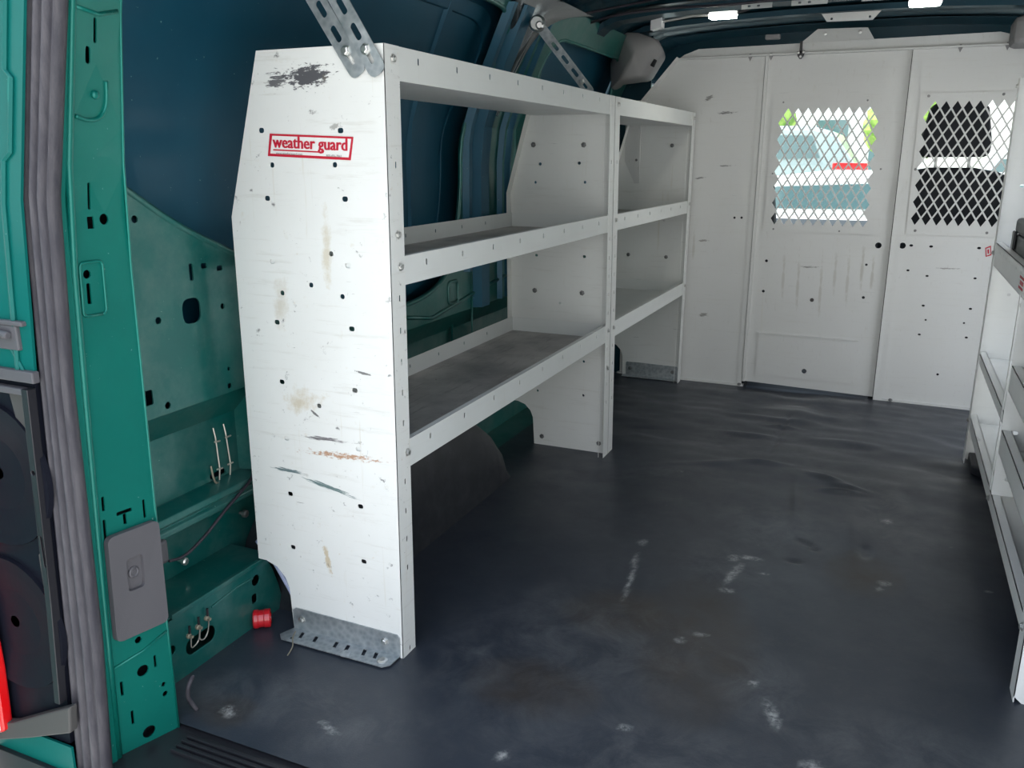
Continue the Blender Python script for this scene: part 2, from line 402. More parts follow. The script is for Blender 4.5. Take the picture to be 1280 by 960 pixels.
g = G(); g.box((-.49, -.33, -.02), (-.355, 2.42, -.005)); g.box((1.43, -.33, -.02), (1.50, 2.42, -.005)); props(g.build('floor_edge', M['green_in']), kind='structure')
# underbody step at the rear doors
g = G(); g.box((-.50, -.50, -.10), (1.50, -.30, -.006))
for k in range(4): g.box((-.22, -.352-.012*k, -.006), (1.44, -.346-.012*k, 0.000))
for i in range(26):
    x0 = -.10+i*.058
    for k in range(5): g.box((x0, -.425-.010*k, -.006), (x0+.034, -.420-.010*k, -.001))
props(g.build('trim_1', M['black'], bevel=.0008), kind='structure')
g = G(); g.box((-.50, -.52, -.22), (1.50, -.40, -.11)); props(g.build('trim_2', M['green']), kind='structure')

def wx(z, x0=-.40):
    k = max(0, z-.95); return x0 + (k*k*1.15 if k < .2 else .046+(k-.2)*.46)
def wallfn(x0, d=-1): return lambda a, b, h: (wx(b, x0)+d*h, a, b)
win1 = [(p.x, p.y) for p in cr([(-.325, 1.0), (-.26, .955), (-.19, .909), (-.07, .835), (.10, .755), (.35, .62), (.60, .572), (.78, .573), (.90, .60), (.97, .645), (1.02, .74), (1.05, .88), (1.06, 1.05), (1.12, 1.20), (1.13, 1.30), (1.07, 1.355), (.9, 1.37), (.3, 1.37), (-.2, 1.37), (-.30, 1.36), (-.325, 1.30)], 4)]
win2 = rrect(1.46, .66, 2.24, 1.34, .10)
small = [disc(-.175, .856, .007), disc(-.147, .674, .007), rrect(-.088, .655, -.042, .703, .016), rrect(-.062, .735, -.052, .767, .003), rrect(-.031, .754, -.015, .764, .003),
         rrect(.010, .745, .026, .755, .003), disc(.017, .675, .006), disc(-.146, .514, .007), rrect(-.200, .525, -.178, .553, .004), disc(.017, .512, .006), disc(.019, .547, .004),
         rrect(1.13, .98, 1.137, .99, .002), disc(1.13, .86, .005), disc(1.17, .93, .005), disc(1.13, 1.06, .005), disc(1.2, .70, .006), disc(1.19, .53, .005)]
g = G()
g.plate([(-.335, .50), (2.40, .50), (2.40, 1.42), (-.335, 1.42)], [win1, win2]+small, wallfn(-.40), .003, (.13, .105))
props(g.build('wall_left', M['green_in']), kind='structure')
g = G(); ys = [-.34+.137*i for i in range(21)]
g.sheet([[(wx(z, -.475)-.02*max(0, z-1.2)+.012*math.sin(y*1.5)-(.03 if z < .55 else 0), y, z) for z in [-.3, .0, .3, .6]+[.7+.05*i for i in range(17)]] for y in ys])
g.box((-.52, -.46, -.3), (-.47, -.315, 1.2))
props(g.build('wall_left_outer_skin', M['skin'], solid=.003, smooth=True), kind='structure')
# rolled edge of the window recess and a dark bonded strip inside it
def ring(pts, x0, r): return [(wx(b, x0), a, b) for a, b in pts]
g = G(); g.tube(ring(win1+win1[:1], -.404, 0), .0075, 8); g.tube(ring(win2+win2[:1], -.404, 0), .007, 6)
props(g.build('trim_3', M['green_in'], smooth=True), kind='structure')
cx_, cz_ = .40, 1.0
inner = [(cx_+(a-cx_)*.955, cz_+(b-cz_)*.90) for a, b in win1]
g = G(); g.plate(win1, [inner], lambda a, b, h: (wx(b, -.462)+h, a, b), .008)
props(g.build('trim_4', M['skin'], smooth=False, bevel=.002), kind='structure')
# inner pressings seen behind the shelves: uprights, shallow ribs, arch rims
g = G()
def upright(y0, y1, z0, z1, x, d=.022):
    P = [(wx(z, x), z) for z in (z0, z0+.15, (z0+z1)/2, 1.05, 1.15, z1) if z0 <= z <= z1]
    P = sorted(set(P), key=lambda t: t[1])
    a = [[(px, y0, z), (px+d, y0+.012, z), (px+d, y1-.012, z), (px, y1, z)] for px, z in P]
    g.sheet(a)
upright(.83, .875, .72, 1.37, -.474, .022); upright(1.055, 1.10, .62, 1.38, -.405, .022); upright(1.12, 1.20, .50, 1.38, -.403, .03)
upright(1.30, 1.325, .50, 1.38, -.403, .018); upright(1.36, 1.39, .50, 1.38, -.403, .018); 
props(g.build('trim_5', M['skin'], solid=.002), kind='structure')
g = G()
def rib(pts, r=.006, x=-.399): g.tube([(wx(b, x), a, b) for a, b in pts], r, 6)
rib(rrect(.955, .535, 1.015, .60, .012)+[rrect(.955, .535, 1.015, .60, .012)[0]], .005)
rib([(.60, .555), (.85, .51), (1.12, .545), (1.44, .58)], .006)
rib([(1.05, .20), (1.05, .46), (1.02, .49)], .006, -.44); rib([(1.11, .20), (1.11, .62)], .003)
props(g.build('trim_6', M['green_in'], smooth=True), kind='structure')
g = G(); upright(.075, .115, .305, .48, -.448, .03); props(g.build('trim_21', M['green_in'], solid=.002), kind='structure')
# stepped lower side with rails
holes_lo = [rrect(-.004, .412, .040, .424, .003), rrect(-.012, .288, .034, .304, .007)]
prof = [(-.468, -.02), (-.468, .235), (-.420, .250), (-.405, .258), (-.404, .270), (-.412, .276), (-.404, .283), (-.406, .296), (-.445, .306)]
g = G(); g.sweep(prof, -.335, 2.40); props(g.build('wall_left_lower_rail', M['green_in'], bevel=.002), kind='structure')
g = G(); g.plate([(-.335, .306), (2.40, .306), (2.40, .44), (-.335, .44)], [rrect(-.012, .310, .034, .322, .005)], YZ(-.448, -1), .003)
g.plate([(-.335, 0), (2.40, 0), (2.40, 1), (-.335, 1)], [[(.130, .45), (.165, .45), (.165, .75), (.130, .75)]], lambda a, b, h: (-.448+.048*b-h*.2, a, .44+.06*b-h), .002)
props(g.build('wall_left_recess', M['green_in']), kind='structure')
g = G(); oval = rrect(-.212, .035, -.135, .068, .015)
g.plate([(-.262, -.012), (.075, -.012), (.06, .055), (.045, .10), (.03, .128), (.0, .142), (-.262, .128)], [oval, disc(-.010, .100, .012), rrect(-.026, .052, -.011, .072, .004), disc(-.245, .07, .009)], YZ(-.350, -1), .003)
g.plate([(-.262, 0), (.05, 0), (.05, 1), (-.262, 1)], [], lambda a, b, h: (-.352-.115*b, a, .135-h), .003)
g.box((-.356, -.24, .132), (-.346, .035, .141))
g.tube([(-.349, -.14, .105), (-.349, -.07, .112), (-.349, -.02, .110)], .0025, 6)
props(g.build('trim_7', M['green_in'], bevel=.001), kind='structure')

# rear pillar (its face twists with the height)
pz = [-.05, 0, .29, .64, .9, 1.15, 1.42, 1.50]; pL = [-.292, -.289, -.276, -.256, -.239, -.185, -.12, -.10]; pR = [-.256, -.256, -.255, -.247, -.242, -.209, -.15, -.13]
def px_(y, z):
    k = (y+.43)/.096; return interp(z, pz, pL)*(1-k)+interp(z, pz, pR)*k
pf = lambda a, b, h: (px_(a, b)-h, a, b)
ph = [rrect(-.389, 1.106, -.383, 1.138, .003), rrect(-.404, 1.079, -.395, 1.101, .004), rrect(-.399, .888, -.394, .925, .002), rrect(-.402, .861, -.391, .878, .001), disc(-.373, .873, .008, 12),
      disc(-.410, .798, .0065), rrect(-.413, .755, -.406, .785, .002), rrect(-.420, .434, -.415, .458, .002), rrect(-.421, .385, -.416, .420, .002),
      rrect(-.398, .418, -.372, .424, .001), rrect(-.388, .400, -.382, .4175, .001), rrect(-.354, .398, -.349, .430, .002),
      disc(-.383, .191, .006), disc(-.381, .132, .010, 12), rrect(-.362, .128, -.357, .150, .001), rrect(-.419, .104, -.414, .130, .001), disc(-.350, .089, .005, 4), disc(-.349, .070, .005), rrect(-.407, .042, -.402, .068, .001), disc(-.381, .013, .011, 12)]
g = G(); g.plate([(-.430, -.02), (-.334, -.02), (-.334, 1.48), (-.430, 1.48)], ph, pf, .0025, (.024, .12))
ret = [[(px_(-.334, z), -.334, z), (px_(-.334, z)-.012, -.322, z), (-.41+max(0, z-1.05)*.45, -.312, z)] for z in (-.02, .1, .3, .5, .7, .9, 1.05, 1.15, 1.3, 1.48)]
g.sheet(ret)
ret = [[(px_(-.43, z), -.430, z), (px_(-.43, z)+.006, -.440, z), (px_(-.43, z)+.004, -.452, z), (px_(-.43, z)-.06, -.462, z)] for z in (-.02, .1, .3, .5, .7, .9, 1.0, 1.05, 1.15, 1.3, 1.48)]
g.sheet(ret)
props(g.build('trim_8', M['green']), kind='structure')
g = G()
def pl(pts, r, off=.001): g.tube([(px_(a, b)+off, a, b) for a, b in pts], r, 6)
pl(cr([(-.421, 1.012), (-.40, 1.008), (-.378, 1.012), (-.366, 1.03), (-.366, 1.06)], 5), .003)
r_ = rrect(-.422, .738, -.384, .815, .007); pl(r_+r_[:1], .0022)
pl([(-.425, 1.145), (-.38, 1.142), (-.342, 1.152)], .003)
pl([(-.43, .160), (-.38, .168), (-.336, .185)], .0022)
pl([(z_*0-.4325, z_) for z_ in (-.01, .2, .4, .6, .8, .95, 1.02, 1.06, 1.15, 1.3, 1.45)], .0055, .002)
pl([(-.3335, z_) for z_ in (-.01, .2, .4, .6, .8, .95, 1.06, 1.15, 1.3, 1.45)], .0022, .0)
g.lathe((px_(-.387, 1.041)+.0, -.387, 1.041), (1, 0, 0), [(.006, 0), (.006, .003), (.003, .005)], 10)
props(g.build('trim_9', M['green'], smooth=True), kind='structure')
g = G(); g.sheet([[(px_(y, z)-.035, y, z) for z in (-.1, 0, .29, .64, .9, 1.15, 1.42, 1.48)] for y in (-.455, -.43, -.334, -.315)]); props(g.build('pillar_shade', M['dark'], solid=.002), kind='structure')  # dark sheet behind the pillar holes, painted as the shade inside

# outer body left of the door seal
def sx(z): return interp(z, [-.05, .01, .24, .65, .905, 1.145, 1.5], [-.325, -.322, -.300, -.275, -.250, -.192, -.11])
g = G(); g.plate([(-.70, .655)]+[(sx(z), z) for z in (.655, .905, 1.145, 1.5)]+[(-.70, 1.5)], [], XZ(-.492), .004)
g.plate([(-.70, -.4), (sx(-.4), -.4), (sx(.045), .045), (-.70, .045)], [], XZ(-.492), .004)
g.tube([(sx(z)-.030+(.012 if .96 < z < 1.06 else 0), -.494, z) for z in (.66, .8, .9, .955, .965, 1.055, 1.065, 1.2, 1.45)], .004, 6)
g.tube([(sx(.735)-.02, -.493, .738), (-.5, -.493, .742)], .004, 6); g.tube([(sx(.70)-.03, -.493, .735), (-.31, -.493, .70), (-.29, -.493, .665)], .003, 6)
M['body'] = paint('body_paint_shaded', (.001, .115, .100), (.002, .10, .088), 0, .45, .05); M['body'].node_tree.nodes['Principled BSDF'].inputs['Metallic'].default_value = 0; M['body'].node_tree.nodes['Principled BSDF'].inputs['Specular IOR Level'].default_value = .2  # same van green, darkened to stand for shade on the rear panel
props(g.build('wall_rear_left', M['body']), kind='structure')

# shell: right side, roof, header
g = G(); g.plate([(-.45, -.02), (2.42, -.02), (2.42, 1.46), (-.45, 1.46)], [rrect(1.50, .0, 2.18, 1.26, .06)], lambda a, b, h: (1.46-max(0, b-1.05)*.35+h, a, b), .004, (.3, .15))
props(g.build('wall_right', M['green_in']), kind='structure')
g = G(); xs = [-.25, -.22, -.17, -.05, .1, .35, .6, .85, 1.05, 1.2, 1.28, 1.33]
zz = [1.415, 1.440, 1.458, 1.470, 1.478, 1.485, 1.487, 1.485, 1.475, 1.465, 1.445, 1.42]
roof_rows = []
k = 0; y = -.55
while y <= 2.6:
    roof_rows.append([(x, y, z + .006*((k % 4) in (1, 2))) for x, z in zip(xs, zz)]); y += .035; k += 1
g.sheet(roof_rows); g.sheet([[(-.50, y, 1.36), (-.25, y, 1.415)] for y in (-.55, 2.6)]); g.sheet([[(1.33, y, 1.42), (1.60, y, 1.36)] for y in (-.55, 2.6)])
props(g.build('ceiling', M['roof'], solid=-.004), kind='structure')
def bow(y, w, z0, mat, name):
    g = G(); P = []
    g.sheet([[(x, y-w/2, zf), (x, y-w/2+.008, zf-.018), (x, y+w/2-.008, zf-.018), (x, y+w/2, zf)] for x, zf in zip(xs, [v-z0 for v in zz])])
    return props(g.build(name, mat, solid=.002), kind='structure')
bow(.62, .09, .0, M['roof'], 'trim_11'); bow(1.30, .07, .0, M['roof'], 'trim_12'); bow(1.86, .10, .014, M['roof'], 'trim_13'); bow(2.2, .06, .004, M['roof'], 'trim_14'); bow(-.2, .12, .0, M['roof'], 'trim_15')

# wheel housing under its rubber cover
def wheelhouse(sgn, xc, x_in, x_out, y0, y1, name):
    g = G(); R_ = []
    n = 22
    for i in range(n+1):
        t = i/n; y = y0+(y1-y0)*t
        h = .285*max(0., 1-abs(2*t-1)**2.6)**.55
        w = (x_in-x_out)
        row = []
        for k in range(9):
            a = k/8
            row.append((x_out + w*(1-.30*(a**3)) if k < 8 else x_out, y, h*a**.9 if k < 7 else h))
        rr = [(x_in, y, 0), (x_in-.004*sgn, y, h*.35), (x_in-.014*sgn, y, h*.68), (x_in-.032*sgn, y, h*.88), (x_in-.065*sgn, y, h*.98), (x_in-.11*sgn, y, h), (x_out, y, h)]
        R_.append(rr)
    g.sheet(R_); return props(g.build(name, M['rub'], smooth=True), kind='structure')
wheelhouse(1, 0, -.205, -.466, .055, .99, 'wheel_well_left'); wheelhouse(-1, 0, 1.17, 1.45, .10, .95, 'wheel_well_right')

# dark frame of the body pillar above the shelf, bright with reflections
g = G()
rows = []
for z, ya, yb in ((1.08, 1.13, 1.24), (1.16, 1.13, 1.245), (1.24, 1.135, 1.26), (1.31, 1.13, 1.29), (1.36, 1.10, 1.36), (1.40, 1.04, 1.50), (1.425, .95, 1.70)):
    x = wx(z, -.40); m_ = (ya+yb)/2
    rows.append([(x+.004, ya, z), (x+.022, ya+.010, z), (x+.012, m_-.02, z), (x+.030, m_+.015, z), (x+.016, yb-.02, z), (x+.020, yb-.004, z), (x+.002, yb, z)])
g.sheet(rows); props(g.build('trim_16', M['frame'], smooth=True, sub=2, solid=.002), kind='structure')

# ------------------------------------------------------------------ door seal, cover, lamp
sl = [-.05, .0, .24, .65, .905, 1.145, 1.5]
LE = [-.330, -.326, -.306, -.279, -.261, -.204, -.118]; RE = [-.262, -.259, -.240, -.226, -.204, -.144, -.06]
g = G(); rows = []
for i in range(60):
    z = -.12+1.6*i/59; a, b = interp(z, sl, LE)+.002, interp(z, sl, RE)-.008
    row = [(a, -.470, z)]
    for k in range(29):
        t = k/28
        row.append((a+(b-a)*t, -.472-.011*(.5+.5*math.cos(t*PI*2*3))**.6-.003*math.sin(PI*t), z))
    row.append((b, -.466, z)); row.append((b-.003, -.460, z)); rows.append(row)
g.sheet(rows)
o = g.build('door_seal', M['seal'], smooth=True, solid=.002); props(o, 'ribbed dark grey rubber weatherstrip running up the rear door opening', 'door seal')

t = thing('access_cover', 'dark grey plastic cover clipped low on the green rear pillar', 'cover', (px_(-.38, .2), -.38, .2))
ol = [(p.x, p.y) for p in []] or rrect(-.424, .208, -.338, .392, .010)
g = G(); lat = rrect(-.398, .288, -.370, .345, .006)
sk = lambda a, b, h: (px_(a, b)+.002+h, a, b+(a+.424)*.0)
g.plate(ol, [lat], sk, .010); g.plate(lat, [], lambda a, b, h: (px_(a, b)+.003+h, a, b), .003)
g.build('panel', M['gplas'], t, bevel=.0015)
g = G(); g.lathe((px_(-.384, .317)+.005, -.384, .317), (1, 0, 0), [(.010, 0), (.010, .003), (.0075, .0045), (.005, .003), (.004, .0035)], 16)
g.build('latch_button', M['gplas'], t, smooth=False)

t = thing('tail_lamp', 'black tail lamp housing with red lens beside the door seal', 'tail light', (-.45, -.50, .05))
g = G()
edge = [(sx(z)-.010, z) for z in (.045, .24, .5, .66)]
g.plate([(-.70, .02)]+edge+[(-.70, .66)], [], XZ(-.485, 1), .01)
g.build('housing', M['blackgloss'], t)
g = G()
for (cx, cz, r) in ((-.395, .50, .115), (-.415, .245, .115)):
    g.lathe((cx, -.486, cz), (0, -1, 0), [(r, -.002), (r*.99, .006), (r*.80, .004), (r*.5, .0), (.01, -.001)], 40)
g.build('reflector_bowl', M['blackgloss'], t, smooth=False)
g = G()
g.plate([(-.296, .645), (-.283, .645), (-.303, .30), (-.318, .13), (-.330, .13), (-.315, .30)], [disc(-.297, .52, .004), rrect(-.304, .37, -.300, .42, .001)], XZ(-.500, 1), .014)
g.build('side_frame', M['black'], t, bevel=.001)
g = G(); g.plate([(-.340, .635), (-.292, .64), (-.300, .50), (-.308, .40), (-.318, .50)], [], XZ(-.488, 1), .003)
g.plate([(-.330, .38), (-.304, .40), (-.308, .22), (-.322, .145), (-.330, .22)], [], XZ(-.488, 1), .003); g.build('grey_divider', M['lampgrey'], t, bevel=.001)
g = G(); g.box((-.6, -.500, .655), (-.268, -.488, .672)); g.box((-.6, -.498, .700), (-.29, -.488, .735)); g.box((-.42, -.500, .735), (-.275, -.488, .742))
g.box((-.6, -.499, .635), (-.295, -.486, .645)); g.tube([(-.37, -.503, .70), (-.33, -.503, .725), (-.30, -.503, .722)], .006, 8)
g.build('bracket', M['gplas'], t, bevel=.002)
g = G(); g.plate([(-.447, .235), (-.4455, .16), (-.449, .10), (-.452, .045), (-.62, -.02), (-.62, .50), (-.46, .50)], [], XZ(-.512, 1), .02)
g.build('red_lens', M['redlens'], t, bevel=.004)
g = G(); g.plate([(-.4525, .115), (-.4555, .05), (-.47, .035), (-.62, -.03), (-.62, .18), (-.468, .16)], [], XZ(-.516, 1), .004); g.build('clear_lens', M['whitelens'], t, bevel=.001)
g = G(); g.plate([(-.62, -.005), (-.49, .012), (-.40, .045), (-.30, .085), (-.292, .135), (-.34, .112), (-.44, .062), (-.62, .01)], [], XZ(-.503, 1), .015)
g.build('lower_trim', M['lampgrey'], t, bevel=.003)

# ------------------------------------------------------------------ small things on the left side
for k, (y0, y1) in enumerate(((-.002, -.008), (.033, .041))):
    pass
t = thing('wire_clip', 'two thin pale wire rods clipped across the slotted recess in the green wall', 'wire clip', (-.44, .01, .30))
for y0, y1 in ((.004, .008), (.034, .040)):
    g = G(); g.tube([(-.442, y0, .420), (-.438, y0, .40), (-.438, y1, .33), (-.442, y1, .302)], .0016, 6); g.build('rod', M['wire'], t)
for z in (.392, .332):
    g = G(); g.tube([(-.436, -.002, z), (-.436, .014, z-.002)], .0018, 6); g.tube([(-.436, .030, z), (-.436, .046, z)], .0018, 6); g.build('cross_pin', M['wire'], t)
g = G(); g.tube(cr([(-.436, -.018, .345), (-.434, -.017, .325), (-.435, -.010, .306), (-.436, .004, .300)], 4), .0022, 6); g.build('hook', M['corr'], t)
g = G(); g.tube(cr([(-.41, -.175, .208), (-.405, -.14, .205), (-.40, -.09, .225), (-.40, -.03, .255), (-.40, .05, .292), (-.41, .075, .305)], 6), .0032, 8)
props(g.build('cable', M['cable'], smooth=True, origin=(-.41, -.17, .2)), 'thin dark cable sagging across the lower green side wall', 'cable')
g = G(); g.box((-.466, -.27, .215), (-.395, -.185, .262)); props(g.build('connector_block', M['gplas'], bevel=.006, origin=(-.43, -.22, .2)), 'grey plastic connector where the dark cable leaves the pillar', 'connector')
g = G(); g.lathe((-.466, -.10, .165), (1, 0, 0), [(.004, 0), (.004, .012), (.008, .013), (.008, .020), (.005, .022)], 8)
props(g.build('bolt', M['bolt'], origin=(-.466, -.10, .165)), 'pale bolt head in the dark gap above the slotted green sill', 'bolt', 'bolts in the green sill gap')
g = G(); g.lathe((-.466, .085, .195), (1, 0, 0), [(.004, 0), (.004, .010), (.009, .011), (.009, .018), (.005, .020)], 8)
props(g.build('bolt', M['darkbolt'], origin=(-.466, .085, .195)), 'dull bolt head in the green wall close to the white end panel', 'bolt', 'bolts in the green sill gap')
t = thing('ground_lead', 'three corroded bolts joined by a looped bare wire on the green sill', 'wire', (-.348, -.18, .08))
for y, z in ((-.204, .078), (-.180, .084), (-.156, .090)):
    g = G(); g.lathe((-.350, y, z), (1, 0, 0), [(.0055, 0), (.0055, .004), (.003, .006), (.003, .012)], 8); b = g.build('bolt', M['corr'], t)
    g = G(); g.tube([(-.345, y, z+.006), (-.344, y, z+.022)], .0022, 6); g.build('sleeve', M['black'], b)
g = G(); g.tube(cr([(-.343, -.204, .074), (-.346, -.203, .055), (-.348, -.195, .050), (-.348, -.182, .056), (-.343, -.180, .080)], 4), .0013, 6)
g.tube(cr([(-.343, -.180, .080), (-.347, -.179, .058), (-.347, -.168, .052), (-.347, -.157, .062), (-.343, -.156, .086)], 4), .0013, 6); g.build('lead', M['wire'], t)
g = G(); g.tube(cr([(-.40, .06, .15), (-.36, .045, .135), (-.335, .04, .115), (-.30, .035, .07), (-.268, .03, .030), (-.24, .03, .008)], 6), .0055, 10)
props(g.build('hose', M['hose'], smooth=True, origin=(-.36, .04, 0)), 'thin glossy pale blue hose curving down behind the white end panel', 'hose')
t = thing('bottle_cap', 'bright red ribbed plastic cap lying by the green sill', 'cap', (-.335, -.012, .02))
g = G(); ax = Vector((.80, .60, 0)); prof = [(.0, 0), (.017, 0), (.0195, .002), (.0195, .010), (.0180, .012), (.0180, .022), (.0195, .024), (.0195, .034), (.0175, .036), (0.012, .036)]
g.lathe((-.348, -.030, .0195), ax, prof, 28); g.build('cap', M['red'], t, smooth=False, bevel=.0008)
g = G(); g.lathe(Vector((-.348, -.030, .0195))+ax*.0362, ax, [(.012, 0), (.012, .001)], 18); g.build('liner', M['redlens'], t)
g = G(); g.tube(cr([(-.245, -.022, .012), (-.238, -.040, .010), (-.222, -.062, .006), (-.214, -.088, .003)], 5), .0012, 6)
props(g.build('wire_offcut', M['corr'], origin=(-.245, -.022, 0)), 'short bent wire poking out of the slotted floor bracket', 'wire')
g = G(); g.tube(cr([(-.255, -.29, .0), (-.262, -.30, .030), (-.258, -.30, .055), (-.262, -.285, .065)], 5), .004, 8)
props(g.build('rubber_edge', M['seal'], smooth=True, origin=(-.255, -.29, 0)), 'curled grey rubber edge at the foot of the green rear pillar', 'rubber strip')

# ------------------------------------------------------------------ the left shelving
H = 1.14; FL = .047; D = .347; DT = .263
def wl(v):
    k = max(0, min(1.1, v.z/1.14)); dx = interp(v.y, [0, 1.32, 2.373], [.005, -.012, .005])*k
    return Vector((v.x+dx, v.y, v.z))
def outline(fx=lambda x: x):
    arc = [(-D+.020, .147), (-.300, .138), (-.280, .118), (-.271, .095), (-.266, .0)]
    return [(0, 0), (0, H), (-DT, H), (-D, .851), (-D, .147)]+arc
H0 = [(-.263, 1.006), (-.093, 1.004), (-.244, .946), (-.108, .947), (-.260, .887), (-.090, .889), (-.125, .792), (-.258, .772), (-.090, .773), (-.173, .733), (-.240, .714), (-.105, .716), (-.257, .657), (-.088, .658), (-.255, .540), (-.087, .542), (-.170, .502), (-.253, .425), (-.085, .427), (-.253, .308), (-.086, .310), (-.255, .191), (-.084, .194)]
H1 = [(-.245, .941), (-.113, .944), (-.261, .884), (-.093, .886), (-.258, .651), (-.092, .654), (-.174, .498), (-.256, .422), (-.092, .424), (-.254, .191), (-.089, .309), (-.089, .193)]
def slots(L): return [rrect(x-(.006 if i not in (2, 3, 6, 9, 10, 11, 16) else .0048), z-.0045, x+(.006 if i not in (2, 3, 6, 9, 10, 11, 16) else .0048), z+.0045, .0035, 3) for i, (x, z) in enumerate(L)]
def bolt_g(p, ax, r=.006, h=.006):
    g = G(); g.lathe(p, ax, [(r*1.45, 0), (r*1.45, .0012), (r, .0016), (r, h), (r*.7, h+.001)], 6); return g
FH = [.947, .716, .657, .599, .541, .482, .366, .306, .248, .187, .010]
def end_panel(unit, y, d, mat, hl, warp, xs_=1, x0=0.0, bolts=(), fbolts=(), foot=None, foot_y=None, zmin=0., out=None, flz=(0, H)):
    """d=+1: flanges turn towards +y"""
    X = lambda x: x0+xs_*x
    ol = out or outline(); g = G()
    g.plate([(X(a), b) for a, b in ol], [[(X(a), b) for a, b in h] for h in slots(hl)], XZ(y, d), .0018)
    fh = [rrect(y+d*.027-.003, z-.006, y+d*.027+.003, z+.006, .002, 2) for z in FH]
    ya, yb = sorted((y, y+d*FL))
    g.plate([(ya, flz[0]), (yb, flz[0]), (yb, flz[1]), (ya, flz[1])], fh, YZ(X(0), -xs_), .0018)
    g.box((min(X(-.018), X(-.0165)), yb-.001 if d > 0 else ya, flz[0]), (max(X(-.018), X(-.0165)), yb if d > 0 else ya+.001, flz[1]))
    # back flanges
    g.add([(X(-D), y, .147), (X(-D), y, .851), (X(-D), y+d*FL*.8, .851), (X(-D), y+d*FL*.8, .147)], [(0, 1, 2, 3)])
    g.add([(X(-D), y, .851), (X(-DT), y, H), (X(-DT), y+d*FL*.8, H), (X(-D), y+d*FL*.8, .851)], [(0, 1, 2, 3)])
    p = g.build('end_panel', mat, unit, warp=warp)
    for (x, z) in bolts: bolt_g((X(x), y-.0005*1 if d > 0 else y-.002, z), (0, -1, 0)).build('bolt', M['darkbolt'], p, warp=warp)
    for (yy, z) in fbolts: bolt_g((X(0)+xs_*.0005, yy, z), (xs_, 0, 0), .0055, .005).build('bolt', M['bolt'], p, warp=warp)
    return p
def shelf(unit, y0, y1, zt, zb, depth, first, warp, x0=0.0, xs_=1, back=True, tray=None, step=.1505, holes=True, mat='lip'):
    X = lambda x: x0+xs_*x
    g = G(); hs = []
    if holes:
        yy = y0+first
        while yy < y1-.06: hs.append(rrect(yy-.0035, zt-.0245, yy+.0035, zt-.0125, .0025, 2)); yy += step
    g.plate([(y0, zb), (y1, zb), (y1, zt), (y0, zt)], hs, YZ(X(-.002), -xs_), .0015)
    xa, xb = sorted((X(-.002), X(-.014))); g.box((xa, y0, zt-.0015), (xb, y1, zt))
    if back:
        bh = [rrect(y0+.15+i*.16-.003, zt-.028, y0+.15+i*.16+.003, zt-.018, .002, 2) for i in range(int((y1-y0-.2)/.16)+1)]
        g.plate([(y0, zb+.004), (y1, zb+.004), (y1, zt-.002), (y0, zt-.002)], bh, YZ(X(-depth+.003), -xs_), .0015)
    for ye in (y0+.001, y1-.0025):
        xa, xb = sorted((X(-depth+.004), X(-.004))); g.box((xa, ye, zb+.004), (xb, ye+.0015, zt-.004))
    g.mi = 1; xa, xb = sorted((X(-depth+.003), X(-.003))); g.box((xa, y0, zb+.004), (xb, y1, zb+.006))
    return g.build('shelf', [M[mat], tray or M['tray']], unit, warp=warp)
def floor_bracket(unit, y, side, warp, x0=0., xs_=1, name='floor_bracket'):
    X = lambda x: x0+xs_*x
    g = G()
    g.plate([(X(-.264), .002), (X(-.006), .002), (X(-.006), .046), (X(-.012), .051), (X(-.256), .054), (X(-.264), .048)], [], XZ(y+side*.0005, side), .0022)
    hs = []
    for cx in (-.235, -.200, -.150, -.122, -.082, -.055): hs.append([(X(cx-.004), y+side*.010), (X(cx+.004), y+side*.010), (X(cx+.010), y+side*.030), (X(cx+.002), y+side*.030)])
    hs.append(disc(X(-.245), y+side*.036, .004, 8))
    ol = [(X(-.264), y+side*.0005), (X(-.006), y+side*.0005), (X(-.008), y+side*.036), (X(-.020), y+side*.048), (X(-.262), y+side*.048), (X(-.276), y+side*.034)]
    g.plate(ol, hs, lambda a, b, h: (a, b, .0035+h), .0022)
    b = g.build(name, M['galv'], unit)
    for cx in (-.242, -.040): bolt_g((X(cx), y+side*.0028, .030), (0, side, 0), .006, .005).build('bolt', M['bolt'], b)
    g = G(); g.lathe((X(-.030), y+side*.030, .0057), (0, 0, 1), [(.011, 0), (.011, .0015), (.006, .003)], 10); g.build('washer', M['bolt'], b)
    g = G(); g.lathe((X(-.110), y+side*.040, .0057), (0, 0, 1), [(.012, 0), (.012, .0015), (.006, .003)], 10); g.build('washer', M['galv'], b)
    return b

T1 = (1.140, 1.085); T2 = (.789, .737); T3 = (.4438, .389)
u1 = thing('steel_shelf_unit', 'long white steel shelf rack on the left with a red maker sticker on its end', 'shelf unit', (0, 0, 0))
endp = end_panel(u1, 0, 1, M['end'], H0, wl, fbolts=[(.025, 1.118), (.025, .829), (.030, .772), (.036, .422)])
end_panel(u1, 1.318, -1, M['white'], H1, wl, bolts=[(-.267, 1.0), (-.098, .999), (-.263, .535), (-.097, .537), (-.237, .030), (-.031, .033)], fbolts=[(1.295, .425), (1.296, .30)])
shelf(u1, FL, 1.316-FL*0, *T1, DT, .070, wl, tray=M['white'])
shelf(u1, .003, 1.316, *T2, D, .128, wl); shelf(u1, .003, 1.316, *T3, D, .128, wl)
floor_bracket(u1, 0, -1, wl)
